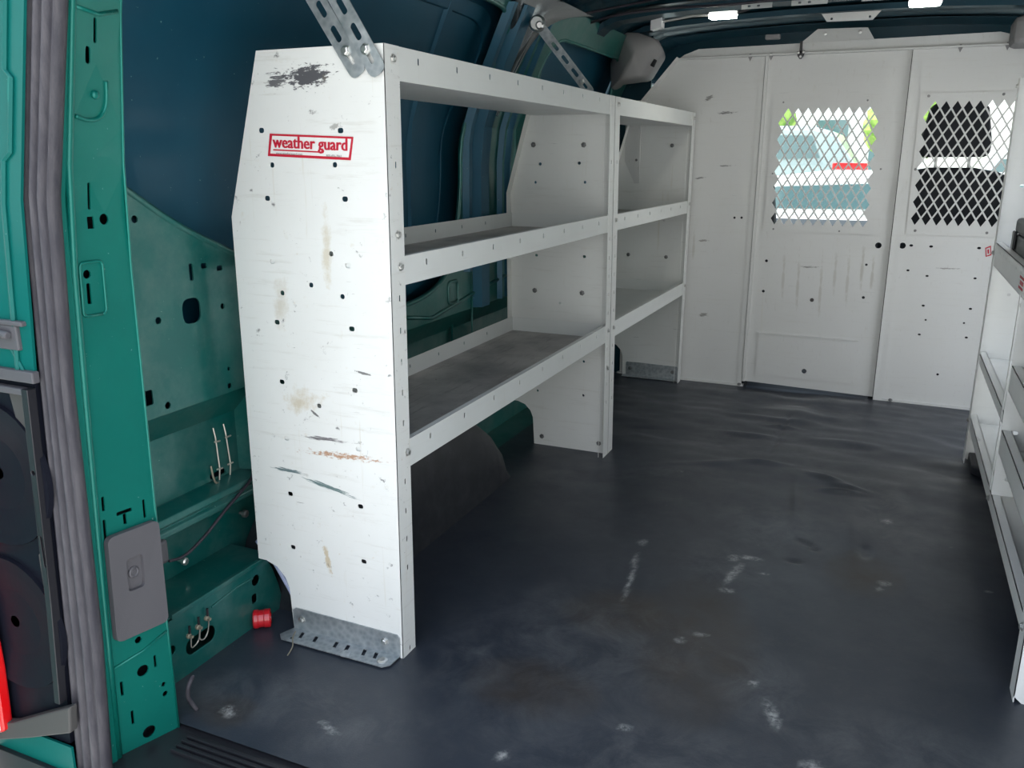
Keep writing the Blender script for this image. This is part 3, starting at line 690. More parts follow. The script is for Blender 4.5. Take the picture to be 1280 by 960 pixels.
# the sticker with its lettering
g = G(); sk = lambda a, b, h: (a, -.0006-h, b)
def shear(p): return (p[0], p[1]-.04*(p[0]+.158))
so = [(-.2435, .9975), (-.066, .9975), (-.0735, .9585), (-.251, .9585)]; si = [(-.2385, .9935), (-.0705, .9935), (-.0775, .9625), (-.2455, .9625)]
so2 = [shear(p) for p in so]; si2 = [shear(p) for p in si]
g.plate(so2, [], sk, .0003); st = g.build('sticker', M['sticker'], endp, warp=wl); st['label'] = 'white sticker with a red slanted frame and red wording'
g = G(); sk2 = lambda a, b, h: (a, -.0011-h, b); g.plate([shear((a, b-.0005)) for a, b in so], [[shear(p) for p in si]], sk2, .0003)
g.plate([shear((-.238, .9705)), shear((-.134, .9705)), shear((-.133, .9755)), shear((-.130, .9755)), shear((-.1315, .968)), shear((-.2385, .968))], [], sk2, .0003)
g.build('red_frame', M['redink'], st, warp=wl)
def text(s, size, mat, parent, org, ux, uz, name='lettering', sx_=1., off=0., shear_=0., warp=None, nrm=(0, -1, 0)):
    cu = bpy.data.curves.new('t', 'FONT'); cu.body = s; cu.size = size; cu.offset = off; cu.shear = shear_; cu.resolution_u = 2
    to = bpy.data.objects.new('t', cu); COL.objects.link(to); bpy.context.view_layer.update()
    me = bpy.data.meshes.new_from_object(to.evaluated_get(bpy.context.evaluated_depsgraph_get()))
    bpy.data.objects.remove(to)
    b = base_of(parent); ux, uz, org = Vector(ux), Vector(uz), Vector(org)
    for v in me.vertices:
        w = org + ux*v.co.x*sx_ + uz*v.co.y
        if warp: w = warp(w)
        v.co = w-b
    me.name = name; me.materials.clear(); me.materials.append(mat)
    o = bpy.data.objects.new(name, me); COL.objects.link(o); o.parent = parent; return o
ux = Vector((1, 0, -.04))
for k in range(7):
    text('weather guard', .0290, M['redink'], st, (-.2390+.0004*k, -.0016-.00004*k, .9766+.0004*(k % 2)), ux, (0.06, 0, 1), sx_=.935, off=.0, warp=wl)
text('www.weatherguard.com', .0058, M['blackink'], st, (-.232, -.0016, .9650), ux, (0, 0, 1), 'small_lettering', warp=wl)
text('800-456-7865', .0058, M['blackink'], st, (-.124, -.0016, .9605), ux, (0, 0, 1), 'small_lettering', warp=wl)

u2 = thing('steel_shelf_unit', 'shorter white steel shelf rack on the left standing against the partition', 'shelf unit', (0, 1.32, 0))
end_panel(u2, 1.3215, 1, M['white'], H1, wl, fbolts=[(1.35, 1.118), (1.35, .77), (1.35, .425)])
end_panel(u2, 2.372, -1, M['white'], [(-.245, .86), (-.11, .7)], wl, bolts=[(-.241, .952), (-.091, 1.011), (-.261, .549), (-.092, .546)], fbolts=[(2.35, 1.118), (2.35, .775), (2.35, .43)])
shelf(u2, 1.323+FL, 2.370-FL*0, 1.140, 1.087, DT, .07, wl, tray=M['white'], holes=False); shelf(u2, 1.3235, 2.369, .787, .737, D, .128, wl); shelf(u2, 1.3235, 2.369, .4438, .392, D, .128, wl, holes=False, tray=M['white'])
g = G(); g.plate([(-.250, .006), (-.012, .006), (-.012, .058), (-.018, .064), (-.246, .067), (-.250, .06)], [], XZ(2.369, -1), .0022); g.box((-.26, 2.335, .004), (-.006, 2.367, .0065))
b = g.build('floor_bracket', M['galv'], u2)
for cx in (-.23, -.035): bolt_g((cx, 2.3665, .037), (0, -1, 0), .006, .005).build('bolt', M['darkbolt'], b)

# slotted braces from the shelf tops to the roof rail
def brace(a, b, w, t_, label, nslots, clamp=False, y=-.006, grp=None):
    a, b = Vector(a), Vector(b); L_ = (b-a).length; u = (b-a)/L_; n = Vector((0, -1, 0)); v = u.cross(n).normalized()
    r = thing('slotted_brace', label, 'brace', tuple(a), grp)
    g = G(); hs = []
    for i in range(nslots):
        c = .055+i*.048
        if c < L_-.03: hs.append(rrect(c-.015, -.0055, c+.015, .0055, .005, 3))
    hs.append(rrect(-.004, -.004, .020, .004, .0035, 3))
    g.plate(rrect(-.024, -w/2, L_, w/2, .012, 3), hs, lambda p, q_, h: tuple(a+u*p+v*q_+n*h), t_)
    g.build('bar', M['galv'], r)
    bolt_g(a+u*.022+n*t_, n, .007, .006).build('bolt', M['bolt'], r)
    return r
brace((-.059+.005, -.003, 1.112), (-.170, -.003, 1.285), .034, .002, 'slotted galvanised brace, left one of the pair bolted to the near panel top', 4)
brace((-.018+.005, -.0075, 1.112), (-.150, -.0075, 1.330), .034, .002, 'slotted galvanised brace, right one of the pair bolted to the near panel top', 5)
r = brace((-.098, 1.298, 1.166), (-.213, 1.205, 1.332), .030, .002, 'slotted metal brace rising from behind the middle of the long top shelf', 5)
g = G(); g.lathe((-.215, 1.195, 1.337), (0.2, -1, 0), [(.022, 0), (.024, .006), (.024, .016), (.018, .022), (.012, .022)], 14); g.build('clamp', M['bolt'], r)
g = G(); g.lathe((-.205, 1.186, 1.330), (0.3, -1, 0), [(.012, 0), (.012, .020), (.008, .024)], 8); g.build('nut', M['bolt'], r)

# ------------------------------------------------------------------ partition with wire-mesh windows
YB = 2.406
part = thing('cargo_partition', 'white steel partition with a centre door and two diamond mesh windows', 'partition', (.5, YB, 0))
def diamonds(x0, x1, z0, z1, nx, nz):
    px = (x1-x0)/nx; pz = (z1-z0)/nz; out = []; hw = px*.5-.0032; hh = pz*.5-.0060
    for j in range(int(nz*2)-1):
        cz = z0+pz*.5+j*pz*.5; sh = (j % 2)*.5
        for i in range(nx if j % 2 == 0 else nx-1):
            cx = x0+px*(i+.5+sh)
            out.append([(cx-hw, cz), (cx, cz-hh), (cx+hw, cz), (cx, cz+hh)])
    return out
HBz = 1.356
g = G()
bh = [disc(.184, .719, .005), disc(.213, .720, .005)]
g.plate([(-.215, .005), (.262, .005), (.262, HBz), (-.0813, HBz), (-.215, 1.191)], bh, XZ(YB), .002)
g.box((.245, YB-.004, .004), (.262, YB, HBz))
g.add([(-.215, YB, 1.191), (-.0813, YB, HBz), (-.0813, YB-.05, HBz+.002), (-.225, YB-.05, 1.193)], [(0, 1, 2, 3)])
g.add([(-.215, YB, 1.191), (-.225, YB-.05, 1.193), (-.29, YB-.045, 1.19), (-.29, YB, .0), (-.215, YB, 0)], [(0, 1, 2, 3, 4)])
g.build('left_panel', M['bulk'], part)
g = G(); wo1 = [(.322, .690), (.735, .690), (.735, 1.165), (.322, 1.165)]
g.plate([(.2643, .022), (.7918, .010), (.7918, HBz-.006), (.2643, HBz-.006)], [wo1, disc(.327, .546, .006), disc(.324, .418, .006), disc(.750, .627, .012, 12), disc(.714, .549, .005), disc(.716, .417, .006), disc(.516, .090, .0001+.010, 12)], XZ(YB+.002), .002)
g.box((.2643, YB-.008, .022), (.276, YB+.002, HBz-.006)); g.box((.781, YB-.003, .012), (.7918, YB+.002, HBz-.006))
door = g.build('swing_door', M['bulk'], part)
g = G(); mr = [(.302, .668), (.752, .662), (.738, 1.190), (.302, 1.190)]
g.plate([(.305, .668), (.752, .668), (.740, 1.185), (.305, 1.185)], diamonds(.328, .704, .690, 1.158, 10, 7.5), XZ(YB-.003), .003); g.build('mesh_screen', M['bulk'], door)
for x, z in ((.345, 1.175), (.655, 1.175), (.325, .900), (.728, .92), (.345, .678), (.60, .678)): bolt_g((x, YB-.001, z), (0, -1, 0), .004, .002).build('rivet', M['darkbolt'], door)
g = G(); hp = rrect(.318, .056, .712, .236, .004)
g.plate(hp, [disc(.516, .090, .011, 12)], XZ(YB-.002), .003); g.box((.314, YB-.005, .237), (.716, YB+.002, .2405)); g.build('access_plate', M['bulk'], door)
g = G(); g.lathe((.521, YB+.001, .394), (0, -1, 0), [(.008, 0), (.008, .001), (.004, .002)], 12); g.build('plug', M['lampgrey'], door)
g = G()
holesR = [(.837, .630, .012), (.868, .632, .007), (.938, .631, .007), (1.102, .632, .007), (.867, .535, .006), (.937, .517, .006), (1.103, .517, .006), (.937, .400, .006), (1.102, .399, .006), (.952, .344, .004), (1.087, .342, .004), (.936, .284, .006), (1.102, .286, .006), (1.020, .129, .005)]
wo2 = [(.855, .705), (1.30, .705), (1.30, 1.175), (.855, 1.175)]
g.plate([(.80, .0), (1.44, .0), (1.44, 1.16), (1.36, 1.22), (1.20, HBz), (.80, HBz)], [wo2]+[disc(x, z, r, 8 if r < .01 else 14, r*(.7 if r > .005 and r < .01 else 1)) for x, z, r in holesR], XZ(YB), .002)
g.box((.794, YB-.010, .0), (.828, YB-.001, HBz)); g.box((.794, YB-.016, .0), (.798, YB-.001, HBz))
rp_ = g.build('right_panel', M['bulk'], part)
g = G(); g.plate([(.844, .675), (1.36, .675), (1.36, 1.195), (.836, 1.195)], diamonds(.852, 1.265, .705, 1.172, 11, 7.5), XZ(YB-.005), .003); g.build('mesh_screen', M['bulk'], rp_)
for x, z in ((.865, 1.185), (1.11, 1.185), (.85, .92), (.875, .690), (1.12, .690)): bolt_g((x, YB-.0035, z), (0, -1, 0), .005, .002).build('rivet', M['darkbolt'], rp_)
g = G(); g.plate([(1.128, .600), (1.146, .607), (1.140, .643), (1.122, .634)], [[(1.1305, .605), (1.143, .611), (1.138, .637), (1.1255, .631)]], XZ(YB-.0015, -1), .0003)
g.plate([(1.133, .612), (1.138, .614), (1.135, .630), (1.130, .627)], [], XZ(YB-.0015, -1), .0004)
s_ = g.build('warning_label', M['redink'], rp_); s_['label'] = 'tiny red framed label'
g = G()
g.plate([(-.0813, HBz), (1.20, HBz), (1.20, HBz+.006), (1.07, HBz+.038), (.0, HBz+.030), (-.06, HBz+.012)], [], lambda a, b, h: (a, YB-(b-HBz)*.75-h, b), .002)
g.box((-.09, YB-.020, HBz-.006), (1.21, YB-.001, HBz)); g.build('top_flange', M['bulk'], part)
g = G(); g.plate([(.395, HBz+.034), (.660, HBz+.030), (.630, HBz+.078), (.452, HBz+.082)], [], lambda a, b, h: (a, YB-.028+(b-HBz)*.12-h, b), .002)
tb = g.build('roof_tab', M['bulk'], part)
for x in (.480, .605): bolt_g((x, YB-.024, HBz+.064), (0, -1, 0), .005, .004).build('bolt', M['bolt'], tb)
for x in (.205, .285, .95, 1.10):
    g = G(); g.plate([(x-.008, HBz-.006), (x+.008, HBz-.006), (x, HBz-.024)], [], XZ(YB-.012, -1), .002); g.box((x-.004, YB-.018, HBz-.012), (x+.004, YB-.010, HBz+.004)); g.build('clip', M['darkbolt'], part)
g = G(); g.box((.392, YB-.030, HBz-.004), (.402, YB-.020, HBz+.04)); g.plate([(.384, HBz+.004), (.412, HBz+.006), (.410, HBz-.012), (.402, HBz-.024), (.394, HBz-.024), (.386, HBz-.012)], [], XZ(YB-.022, -1), .008)
lt = g.build('latch', M['black'], part)
for x, z in ((.389, HBz-.001), (.408, HBz), (.398, HBz-.016)): bolt_g((x, YB-.031, z), (0, -1, 0), .0035, .002).build('rivet', M['bolt'], lt)
g = G(); g.box((-.30, YB-.012, -.003), (.270, YB+.012, .006)); g.box((.80, YB-.012, -.003), (1.44, YB+.012, .006)); g.build('foot_rail', M['bulk'], part)
for x in (.255, .86): bolt_g((x, YB-.015, .008), (0, -.6, 1), .006, .003).build('bolt', M['darkbolt'], part)

g = G(); g.box((-.50, 2.415, -.02), (-.20, 2.425, 1.50)); props(g.build('trim_20', M['roof']), kind='structure')
# left rear door, swung open; unseen, added to shade the outer green panel
g = G(); g.plate([(-1.30, -.15), (-.53, -.15), (-.53, 1.48), (-1.22, 1.48), (-1.30, 1.2)], [rrect(-1.20, .80, -.65, 1.30, .05)], YZ(-.56), .05); props(g.build('door_1', M['green']), kind='structure')
g = G(); g.box((.25, YB+.010, .0), (.285, YB+.012, HBz)); g.box((.775, YB+.010, .0), (.815, YB+.012, HBz)); g.build('seam_shade', M['dark'], part)  # added dark strips, shade in the door gaps put into their colour
# corner trim and roof details
g = G()
hull = [(-.300, 2.17, 1.225), (-.255, 2.13, 1.255), (-.175, 2.16, 1.265), (-.155, 2.20, 1.27), (-.085, 2.16, 1.36), (-.105, 2.14, 1.400), (-.185, 2.14, 1.430), (-.245, 2.14, 1.435), (-.315, 2.20, 1.33)]
n = len(hull); back = [(x-.04, y+.20, z) for x, y, z in hull]
cfront = Vector((-.19, 2.10, 1.345)); g.add([cfront]+hull+back, [(0, i+1, (i+1) % n+1) for i in range(n)]+[(i+1, n+1+i, n+1+(i+1) % n, (i+1) % n+1) for i in range(n)])
t = thing('corner_trim', 'grey beige moulded cover at the roof corner above the far shelf', 'trim', (-.2, 2.2, 1.2))
g.build('cover', M['trim'], t, bevel=.014, smooth=True)
g = G(); g.tube([(-.121, 2.128, 1.303), (-.108, 2.124, 1.325)], [.009, .007], 10); g.build('slot', M['dark'], t)  # dark tube painted as the shade inside the cover's slot
def ceiling_light(x, label):
    t = thing('ceiling_light', label, 'light', (x, 1.80, 1.43), 'LED lights under the roof bow')
    g = G(); g.plate(rrect(x-.048, 1.775, x+.048, 1.815, .012, 4), [], lambda a, b, h: (a, b, 1.418+h), .012); g.build('housing', M['whitelens'], t, bevel=.002)
    g = G(); g.plate(rrect(x-.043, 1.779, x+.043, 1.811, .012, 4), [], lambda a, b, h: (a, b, 1.409+h), .009); g.build('diffuser', M['glow'], t, bevel=.003)
    g = G(); g.box((x-.044, 1.773, 1.409), (x+.044, 1.7765, 1.424)); g.build('edge_glow', M['glow'], t, bevel=.001)
    g = G(); g.tube([(x+.048, 1.795, 1.425), (x+.065, 1.81, 1.432), (x+.08, 1.82, 1.438)], .004, 6); g.build('cable', M['black'], t)
ceiling_light(.205, 'bright white roof light on the left, above the far end of the left rack')
ceiling_light(.812, 'bright white roof light on the right, above the right mesh window')
t = thing('wiring_module', 'small white box at the end of a bright strip under the roof', 'wiring box', (-.02, 1.85, 1.40))
g = G(); g.box((-.045, 1.80, 1.392), (-.005, 1.84, 1.424)); g.build('box', M['whitelens'], t, bevel=.002, warp=lambda v: Vector((v.x, v.y, v.z+(v.x+.02)*.2)))
g = G(); g.tube([(-.005, 1.815, 1.415), (.05, 1.812, 1.421), (.10, 1.808, 1.426), (.155, 1.80, 1.424)], .0045, 6); g.build('lead', M['alu'], t)
for x0, x1, lab in ((.262, .36, 'slotted metal strip right of the left roof light'), (.42, .53, 'slotted metal strip midway between the roof lights'), (.63, .76, 'slotted metal strip left of the right roof light'), (.90, 1.12, 'slotted metal strip at the right end of the roof bow')):
    g = G(); g.plate([(x0, 0), (x1, 0), (x1, .016), (x0, .016)], [rrect(x0+.02+k*.03, .005, x0+.03+k*.03, .011, .002, 2) for k in range(int((x1-x0-.03)/.03))], lambda a, b, h: (a, 1.792+h, 1.434+b-.004*abs(a-.5)), .002)
    props(g.build('metal_strip', M['alu'], origin=(x0, 1.79, 1.43)), lab, 'strip', 'metal strips under the roof bow')
g = G(); g.plate([(.485, 1.452), (.505, 1.425), (.655, 1.423), (.680, 1.452)], [disc(.52, 1.434, .004), disc(.645, 1.434, .004)], lambda a, b, h: (a, 2.12+h, b), .002)
props(g.build('roof_bracket', M['bulk'], origin=(.58, 2.12, 1.43)), 'white tapered bracket hanging from the roof above the partition tab', 'bracket')
g = G(); g.tube(cr([(-.30, 1.75, 1.40), (-.15, 1.70, 1.425), (.05, 1.72, 1.44), (.25, 1.70, 1.436), (.50, 1.73, 1.45), (.75, 1.71, 1.445), (1.05, 1.74, 1.44), (1.25, 1.75, 1.41)], 8), .0045, 6)
g.tube(cr([(-.30, 1.60, 1.41), (-.10, 1.62, 1.44), (.15, 1.58, 1.455), (.40, 1.62, 1.455), (.7, 1.58, 1.46)], 8), .004, 6)
props(g.build('wiring_loom', M['cable'], smooth=True, origin=(-.3, 1.7, 1.4)), 'dark wiring loom clipped across the roof in front of the lights', 'wiring')
g = G(); g.box((.27, 2.30, 1.400), (.325, 2.33, 1.418)); props(g.build('roof_clip', M['trim'], bevel=.004, origin=(.3, 2.3, 1.4)), 'small grey clip above the left part of the partition', 'clip')
g = G(); g.box((1.10, 2.25, 1.335), (1.36, 2.40, 1.43)); props(g.build('trim_18', M['trim'], bevel=.02), kind='structure')

# ------------------------------------------------------------------ right shelving
XR = 1.087; YF, YM, YN = 1.754, 1.000, .336
ur = thing('steel_shelf_unit', 'white steel rack with low trays along the right side of the aisle', 'shelf unit', (XR+.15, .3, 0))
RX = lambda x: XR-x       # mirrored depth
outR = [(0, 0.012), (0, 1.189), (-.25, 1.189), (-.33, .90), (-.33, .15), (-.31, .15), (-.28, .12), (-.27, .0), (-.014, .0)]
def endR(y, d, hl, top, bolts, fb, mat=M['rack'], name='end_panel'):
    g = G(); ol = [(min(0, a), min(b, top)) for a, b in outR]
    z0 = .0
    if top < .9: ol = [(0, .157), (0, top), (-.33, top), (-.33, .157)]; z0 = .157
    g.plate([(RX(a), b) for a, b in ol], [[(RX(a), b) for a, b in h] for h in slots(hl)], XZ(y, d), .0018)
    ya, yb = sorted((y, y+d*FL))
    g.plate([(ya, z0), (yb, z0), (yb, top), (ya, top)] if top > .9 else [(yb-.012, z0), (yb, z0), (yb, top), (yb-.012, top)], [], YZ(XR, 1), .0018)
    p = g.build(name, mat, ur)
    for x, z in bolts: bolt_g((RX(x), y-.002, z), (0, -1, 0)).build('bolt', M['bolt'], p)
    for yy, z in fb: bolt_g((XR-.0005, yy, z), (-1, 0, 0), .006, .005).build('bolt', M['bolt'], p)
endR(YF, -1, [(-.05, 1.0), (-.18, 1.0), (-.05, .88), (-.06, .55), (-.06, .25), (-.035, .06)], 1.189, [(-.10, .52)], [(1.73, 1.165), (1.73, .68), (1.735, .14)])
endR(YN, 1, [(-.1, .4)], 1.189, [], [(.36, .14)])
endR(YM, 1, [(-.03, .32), (-.03, .20), (-.07, .20)], .70, [(-.13, .60), (-.05, .45)], [(1.02, .14)], name='divider_panel')
def lipR(y0, y1, zt, zb, holes=False, mat='lip', depth=.32):
    g = G(); hs = []
    if holes:
        yy = y0+.05
        while yy < y1-.03: hs.append(disc(yy, zt-.018, .0035, 8)); yy += .075
    g.plate([(y0, zb), (y1, zb), (y1, zt), (y0, zt)], hs, YZ(XR+.001), .0016)
    g.box((XR+.001, y0, zt-.0016), (XR+.022, y1, zt)); g.box((XR+.0205, y0, zt-.02), (XR+.022, y1, zt))
    g.box((XR+.001, y0, zb), (XR+.012, y1, zb+.0016))
    g.box((XR+.003, y0, zb+.006), (XR+depth, y1, zb+.008)); g.box((XR+depth, y0, zb), (XR+depth+.0016, y1, zt)); return g
lipR(YN+.05, YF-.003, .712, .645, True).build('shelf', M['rack'], ur)
lipR(YM+.01, YF-.003, .365, .337).build('shelf', M['rack'], ur)
lipR(YN+.003, YM-.002, .485, .425).build('shelf', M['rack'], ur); lipR(YN+.003, YM-.002, .325, .270).build('shelf', M['rack'], ur)
lipR(YN+.002, YF-.003, .1555, .120).build('shelf', M['rack'], ur)
g = G(); g.box((XR-.0006, 1.00, .655), (XR+.0005, 1.09, .695)); g.mi = 1
g.box((XR-.0010, 1.006, .660), (XR-.0004, 1.084, .666)); g.box((XR-.0010, 1.006, .684), (XR-.0004, 1.084, .690)); g.box((XR-.0010, 1.012, .670), (XR-.0004, 1.070, .680))
s_ = g.build('sticker', [M['sticker'], M['redink']], ur); s_['label'] = 'white sticker with red bands'
t = thing('plastic_case', 'dark grey plastic case lying on the right rack tray', 'case', (1.20, 1.45, .66))
g = G(); g.box((1.112, 1.20, .664), (1.38, 1.52, .755)); g.build('body', M['case'], t, bevel=.005)
g = G(); g.box((1.110, 1.205, .757), (1.37, 1.515, .80)); g.build('lid', M['case'], t, bevel=.010)
g = G(); g.box((1.103, 1.46, .715), (1.111, 1.50, .765)); g.build('catch', M['black'], t, bevel=.003)
g = G(); g.plate([(1.10, 1.60), (1.135, 1.56), (1.16, 1.30), (1.16, 1.74), (1.10, 1.74)], [], lambda a, b, h: (a, b, .001+h), .03)
props(g.build('rubber_block', M['rub'], bevel=.006, origin=(1.13, 1.6, 0)), 'black rubber slab on the floor under the right rack', 'block')
# unseen pale liner behind the right rack, added to bounce light
g = G(); g.box((1.435, .0, .72), (1.445, 1.45, 1.15)); props(g.build('trim_19', M['liner']), kind='structure')

# ------------------------------------------------------------------ cab in front of the partition
g = G(); g.box((-.42, 2.43, -.10), (1.50, 3.75, -.02)); props(g.build('floor_cab', M['rub']), kind='structure')
g = G(); g.sheet([[(x, y, z-.0) for x, z in zip(xs, zz)] for y in (2.6, 3.0)]); g.sheet([[(-.50, y, 1.36), (-.25, y, 1.415)] for y in (2.6, 3.0)]); props(g.build('ceiling_cab', M['roof'], solid=-.004), kind='structure')
for s_, x in (('left', -.45), ('right', 1.50)):
    g = G(); g.plate([(2.42, -.1), (3.9, -.1), (3.9, .62), (3.45, .70), (2.98, 1.42), (2.42, 1.42)], [[(2.62, .68), (3.38, .68), (2.96, 1.34), (2.62, 1.34)]], YZ(x), .03); props(g.build('wall_cab_'+s_, M['green_in']), kind='structure')
t = thing('dashboard', 'dark dashboard seen low through the mesh windows', 'dashboard', (.5, 3.4, 0))
g = G(); g.plate([(3.30, .05), (3.86, .05), (3.86, .62), (3.45, .655), (3.34, .63), (3.28, .52)], [], YZ(-.40), 1.86); g.build('panel', M['dash'], t, bevel=.02)
g = G(); P = [(.05+.19*math.cos(a), 3.16+.05*math.sin(a), .54+.17*math.sin(a)) for a in [2*PI*k/28 for k in range(29)]]; g.tube(P, .014, 8); g.tube([(.05, 3.16, .54), (.05, 3.32, .46)], .03, 8); g.tube([(-.12, 3.16, .54), (.22, 3.16, .54)], .014, 8)
g.build('steering_wheel', M['dash'], t, smooth=True)
def seat(xc, label):
    t = thing('van_seat', label, 'seat', (xc, 2.8, -.02), 'cab seats beyond the partition')
    g = G(); g.box((xc-.24, 2.60, .22), (xc+.24, 3.08, .36)); g.build('cushion', M['seatcloth'], t, bevel=.05)
    R_ = [(-.22, .30), (-.245, .5), (-.255, .7), (-.24, .84), (-.19, .905), (-.08, .925), (.08, .925), (.19, .905), (.24, .84), (.255, .7), (.245, .5), (.22, .30)]
    g = G(); g.plate([(xc+a, b) for a, b in R_], [], lambda a, b, h: (a, 2.50+.10+(.9-b)*.12+h, b), .13); g.build('backrest', M['seatcloth'], t, bevel=.03)
    g = G(); g.plate([(xc+a, b) for a, b in [(-.125, .965), (-.130, 1.02), (-.105, 1.15), (-.08, 1.18), (.08, 1.18), (.105, 1.15), (.13, 1.02), (.125, .965)]], [], lambda a, b, h: (a, 2.62+h, b), .09); g.build('headrest', M['seatcloth'], t, bevel=.02)
    for dx in (-.06, .06):
        g = G(); g.tube([(xc+dx, 2.665, .90), (xc+dx, 2.665, .98)], .007, 8); g.build('headrest_post', M['bolt'], t)
    g = G(); g.box((xc-.2, 2.62, -.02), (xc+.2, 3.0, .22)); g.build('base', M['dash'], t, bevel=.02)
g = G(); g.box((-.42, 2.80, 1.29), (1.46, 3.03, 1.52)); g.box((-.42, 2.42, 1.50), (1.46, 3.0, 1.56)); props(g.build('ceiling_cab_header', M['roof'], bevel=.02), kind='structure')
seat(.985, 'black passenger seat with headrest behind the right mesh window')
seat(.06, 'black driver seat behind the left half of the partition')
g = G(); g.plate(rrect(.33, .25, .36, .3, .01), [], XZ(2.6), .01)
m = bpy.data.materials.new('windscreen_glass'); m.use_nodes = True; nn = m.node_tree; nn.nodes.clear()
oo = nn.nodes.new('ShaderNodeOutputMaterial'); mx = nn.nodes.new('ShaderNodeMixShader'); tr = nn.nodes.new('ShaderNodeBsdfTransparent'); gl = nn.nodes.new('ShaderNodeBsdfGlossy')
tr.inputs[0].default_value = (.90, .95, .94, 1); gl.inputs['Roughness'].default_value = .02; mx.inputs[0].default_value = .05
nn.links.new(tr.outputs[0], mx.inputs[1]); nn.links.new(gl.outputs[0], mx.inputs[2]); nn.links.new(mx.outputs[0], oo.inputs[0]); M['glass'] = m
g = G(); g.sheet([[(x, 3.72-.04*abs((x-.5)/.9)**2*4, .66), (x, 3.00, 1.44)] for x in [-.42+.19*i for i in range(11)]]); props(g.build('window_1', M['glass'], solid=.004), kind='structure')

# ------------------------------------------------------------------ outside, ahead of the van
M['carglass'] = newmat('car_glass', (.10, .17, .18), .08, 0, 1)
M['tyre'] = newmat('tyre', (.02, .02, .02), .7)
M['silver'] = newmat('silver_paint', (.42, .50, .50), .3, .3, .8)
M['wpaint'] = newmat('white_car_paint', (.85, .85, .82), .35, 0, .6)
M['tealp'] = newmat('pale_blue_paint', (.28, .42, .48), .3, .2, .6)
def car(label, x0, y, L_, hgt, paint, tail_right=True, wd=1.8):
    """side-on car, rear end at the right (x0), long axis along x"""
    t = thing('parked_car', label, 'car', (x0-L_/2, y, -.65))
    gz = -.65; k = hgt/1.9
    pr = [(0, .35), (0.02, .75), (.06, 1.12), (.14, 1.5), (.38, 1.82), (.60, 1.88), (2.2, 1.90), (2.75, 1.82), (3.45, 1.28), (4.5, 1.12), (4.72, .85), (4.75, .35), (4.2, .30), (.5, .30)]
    sc = L_/4.75; P = [(x0-a*sc, gz+b*k) for a, b in pr]
    g = G(); g.plate(P, [disc(x0-.95*sc, gz+.36, .36, 20), disc(x0-3.85*sc, gz+.36, .36, 20)] if False else [], XZ(y), wd); g.build('body', paint, t, bevel=.05)
    for nm, q_ in (('rear_window', [(.50, 1.55), (.60, 1.78), (1.35, 1.80), (1.35, 1.52)]), ('front_window', [(1.45, 1.52), (1.45, 1.80), (2.55, 1.74), (2.85, 1.50)])):
        g = G(); g.plate([(x0-a*sc, gz+b*k) for a, b in q_], [], XZ(y-.012), .02); g.build(nm, M['carglass'], t)
    for a in (.95, 3.85):
        g = G(); g.lathe((x0-a*sc, y+.16, gz+.35), (0, -1, 0), [(.35, 0), (.35, .19), (.30, .21), (.22, .20), (.20, .185), (.05, .20)], 28); w = g.build('wheel', M['tyre'], t)
        g = G(); g.lathe((x0-a*sc, y-.035, gz+.35), (0, -1, 0), [(.21, 0), (.20, .012), (.06, .018), (.04, .03)], 10); g.build('hub', M['silver'], w)
    g = G(); g.plate([(x0+.012, gz+1.40*k), (x0-.36*sc, gz+1.42*k), (x0-.36*sc, gz+1.50*k), (x0-.0, gz+1.50*k)], [], XZ(y-.02), .06); g.build('tail_light', M['redlens'], t, bevel=.01)
    g = G(); g.box((x0-.9*sc, y-.03, gz+.62*k), (x0+.05, y+.1, gz+.88*k)); g.build('bumper', M['gplas'], t, bevel=.03)
    g = G(); g.box((x0-3.3*sc, y-.015, gz+1.18*k), (x0-.5*sc, y+.01, gz+1.205*k)); g.build('side_strip', M['wpaint'], t)
    return t
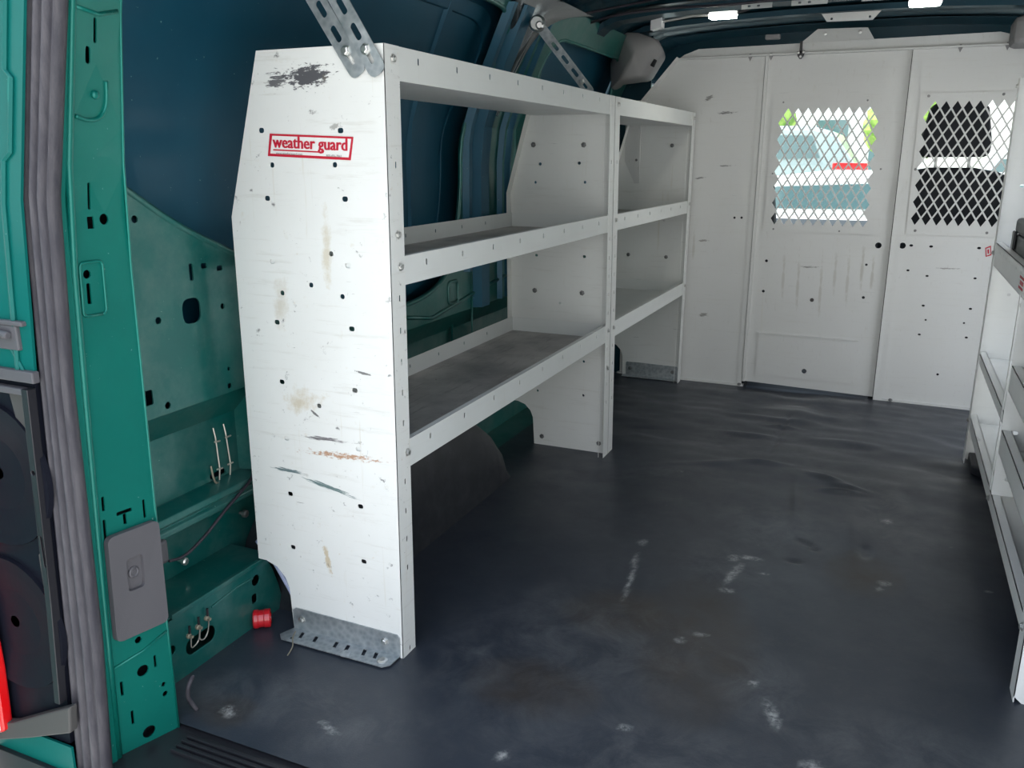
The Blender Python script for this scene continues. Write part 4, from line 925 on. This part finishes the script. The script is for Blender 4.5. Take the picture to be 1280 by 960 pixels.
car('tall silver parked vehicle with red tail light seen through the door mesh', .47, 9.0, 4.75, 1.98, M['silver'])
car('low white sunlit parked car in front of the silver vehicle', -.0+2.3, 6.6, 4.6, 1.50, M['wpaint'])
car('pale blue parked car seen through the edges of the right mesh window', 5.6, 12.5, 4.6, 1.85, M['tealp'])
car('white parked car with red tail light at the right edge of the right mesh window', 3.05, 10.5, 2.2, 1.75, M['wpaint'])
m = newmat('leafy', (.12, .24, .04), .8); q = N(m); q.color(q.mix(q.ramp(q.noise(3, 5), .4, .6), (.10, .22, .03), (.38, .52, .12))); M['leaf'] = m
M['bark'] = newmat('bark', (.12, .09, .06), .9)
for i, (x, y, r, lab) in enumerate(((-3.2, 22, 1.7, 'leafy green tree far off at the left of the door mesh'), (.9, 24, 1.5, 'sunlit yellow green tree between the two mesh windows'), (5.5, 26, 1.8, 'bushy tree far off behind the right mesh window'))):
    t = thing('tree', lab, 'tree', (x, y, -.65), 'trees beyond the car park')
    g = G(); g.tube([(x, y, -.65), (x+.05, y, .6), (x-.05, y, 1.6)], [.18, .13, .09], 10); g.build('trunk', M['bark'], t)
    g = G()
    for k in range(9):
        a = random.random()*6.28; rr = random.random()*r*.6; cz = 1.4+random.random()*.9; q_ = r*(.35+.25*random.random())
        c = Vector((x+rr*math.cos(a), y+rr*math.sin(a), cz)); rows = []
        for ii in range(9):
            th = PI*ii/8; rows.append([c+q_*(1+.25*noise.noise(Vector((ii*1., jj*1.1, k*3.))))*Vector((math.sin(th)*math.cos(jj*PI/6), math.sin(th)*math.sin(jj*PI/6), math.cos(th)*.85)) for jj in range(13)])
        g.sheet(rows)
    g.build('crown', M['leaf'], t)
g = G(); g.box((-8, 30, -.65), (1.5, 34, 3.2)); g.box((-8, 29.9, 3.1), (1.5, 30, 3.4)); t = thing('building', 'pale low building beyond the parked cars', 'building', (-3, 30, -.65)); g.build('wall', M['wpaint'], t)
g = G()
for k in range(5): g.box((-7+k*1.7, 29.9, .6), (-6+k*1.7, 29.99, 2.2))
g.build('window_row', M['carglass'], t)
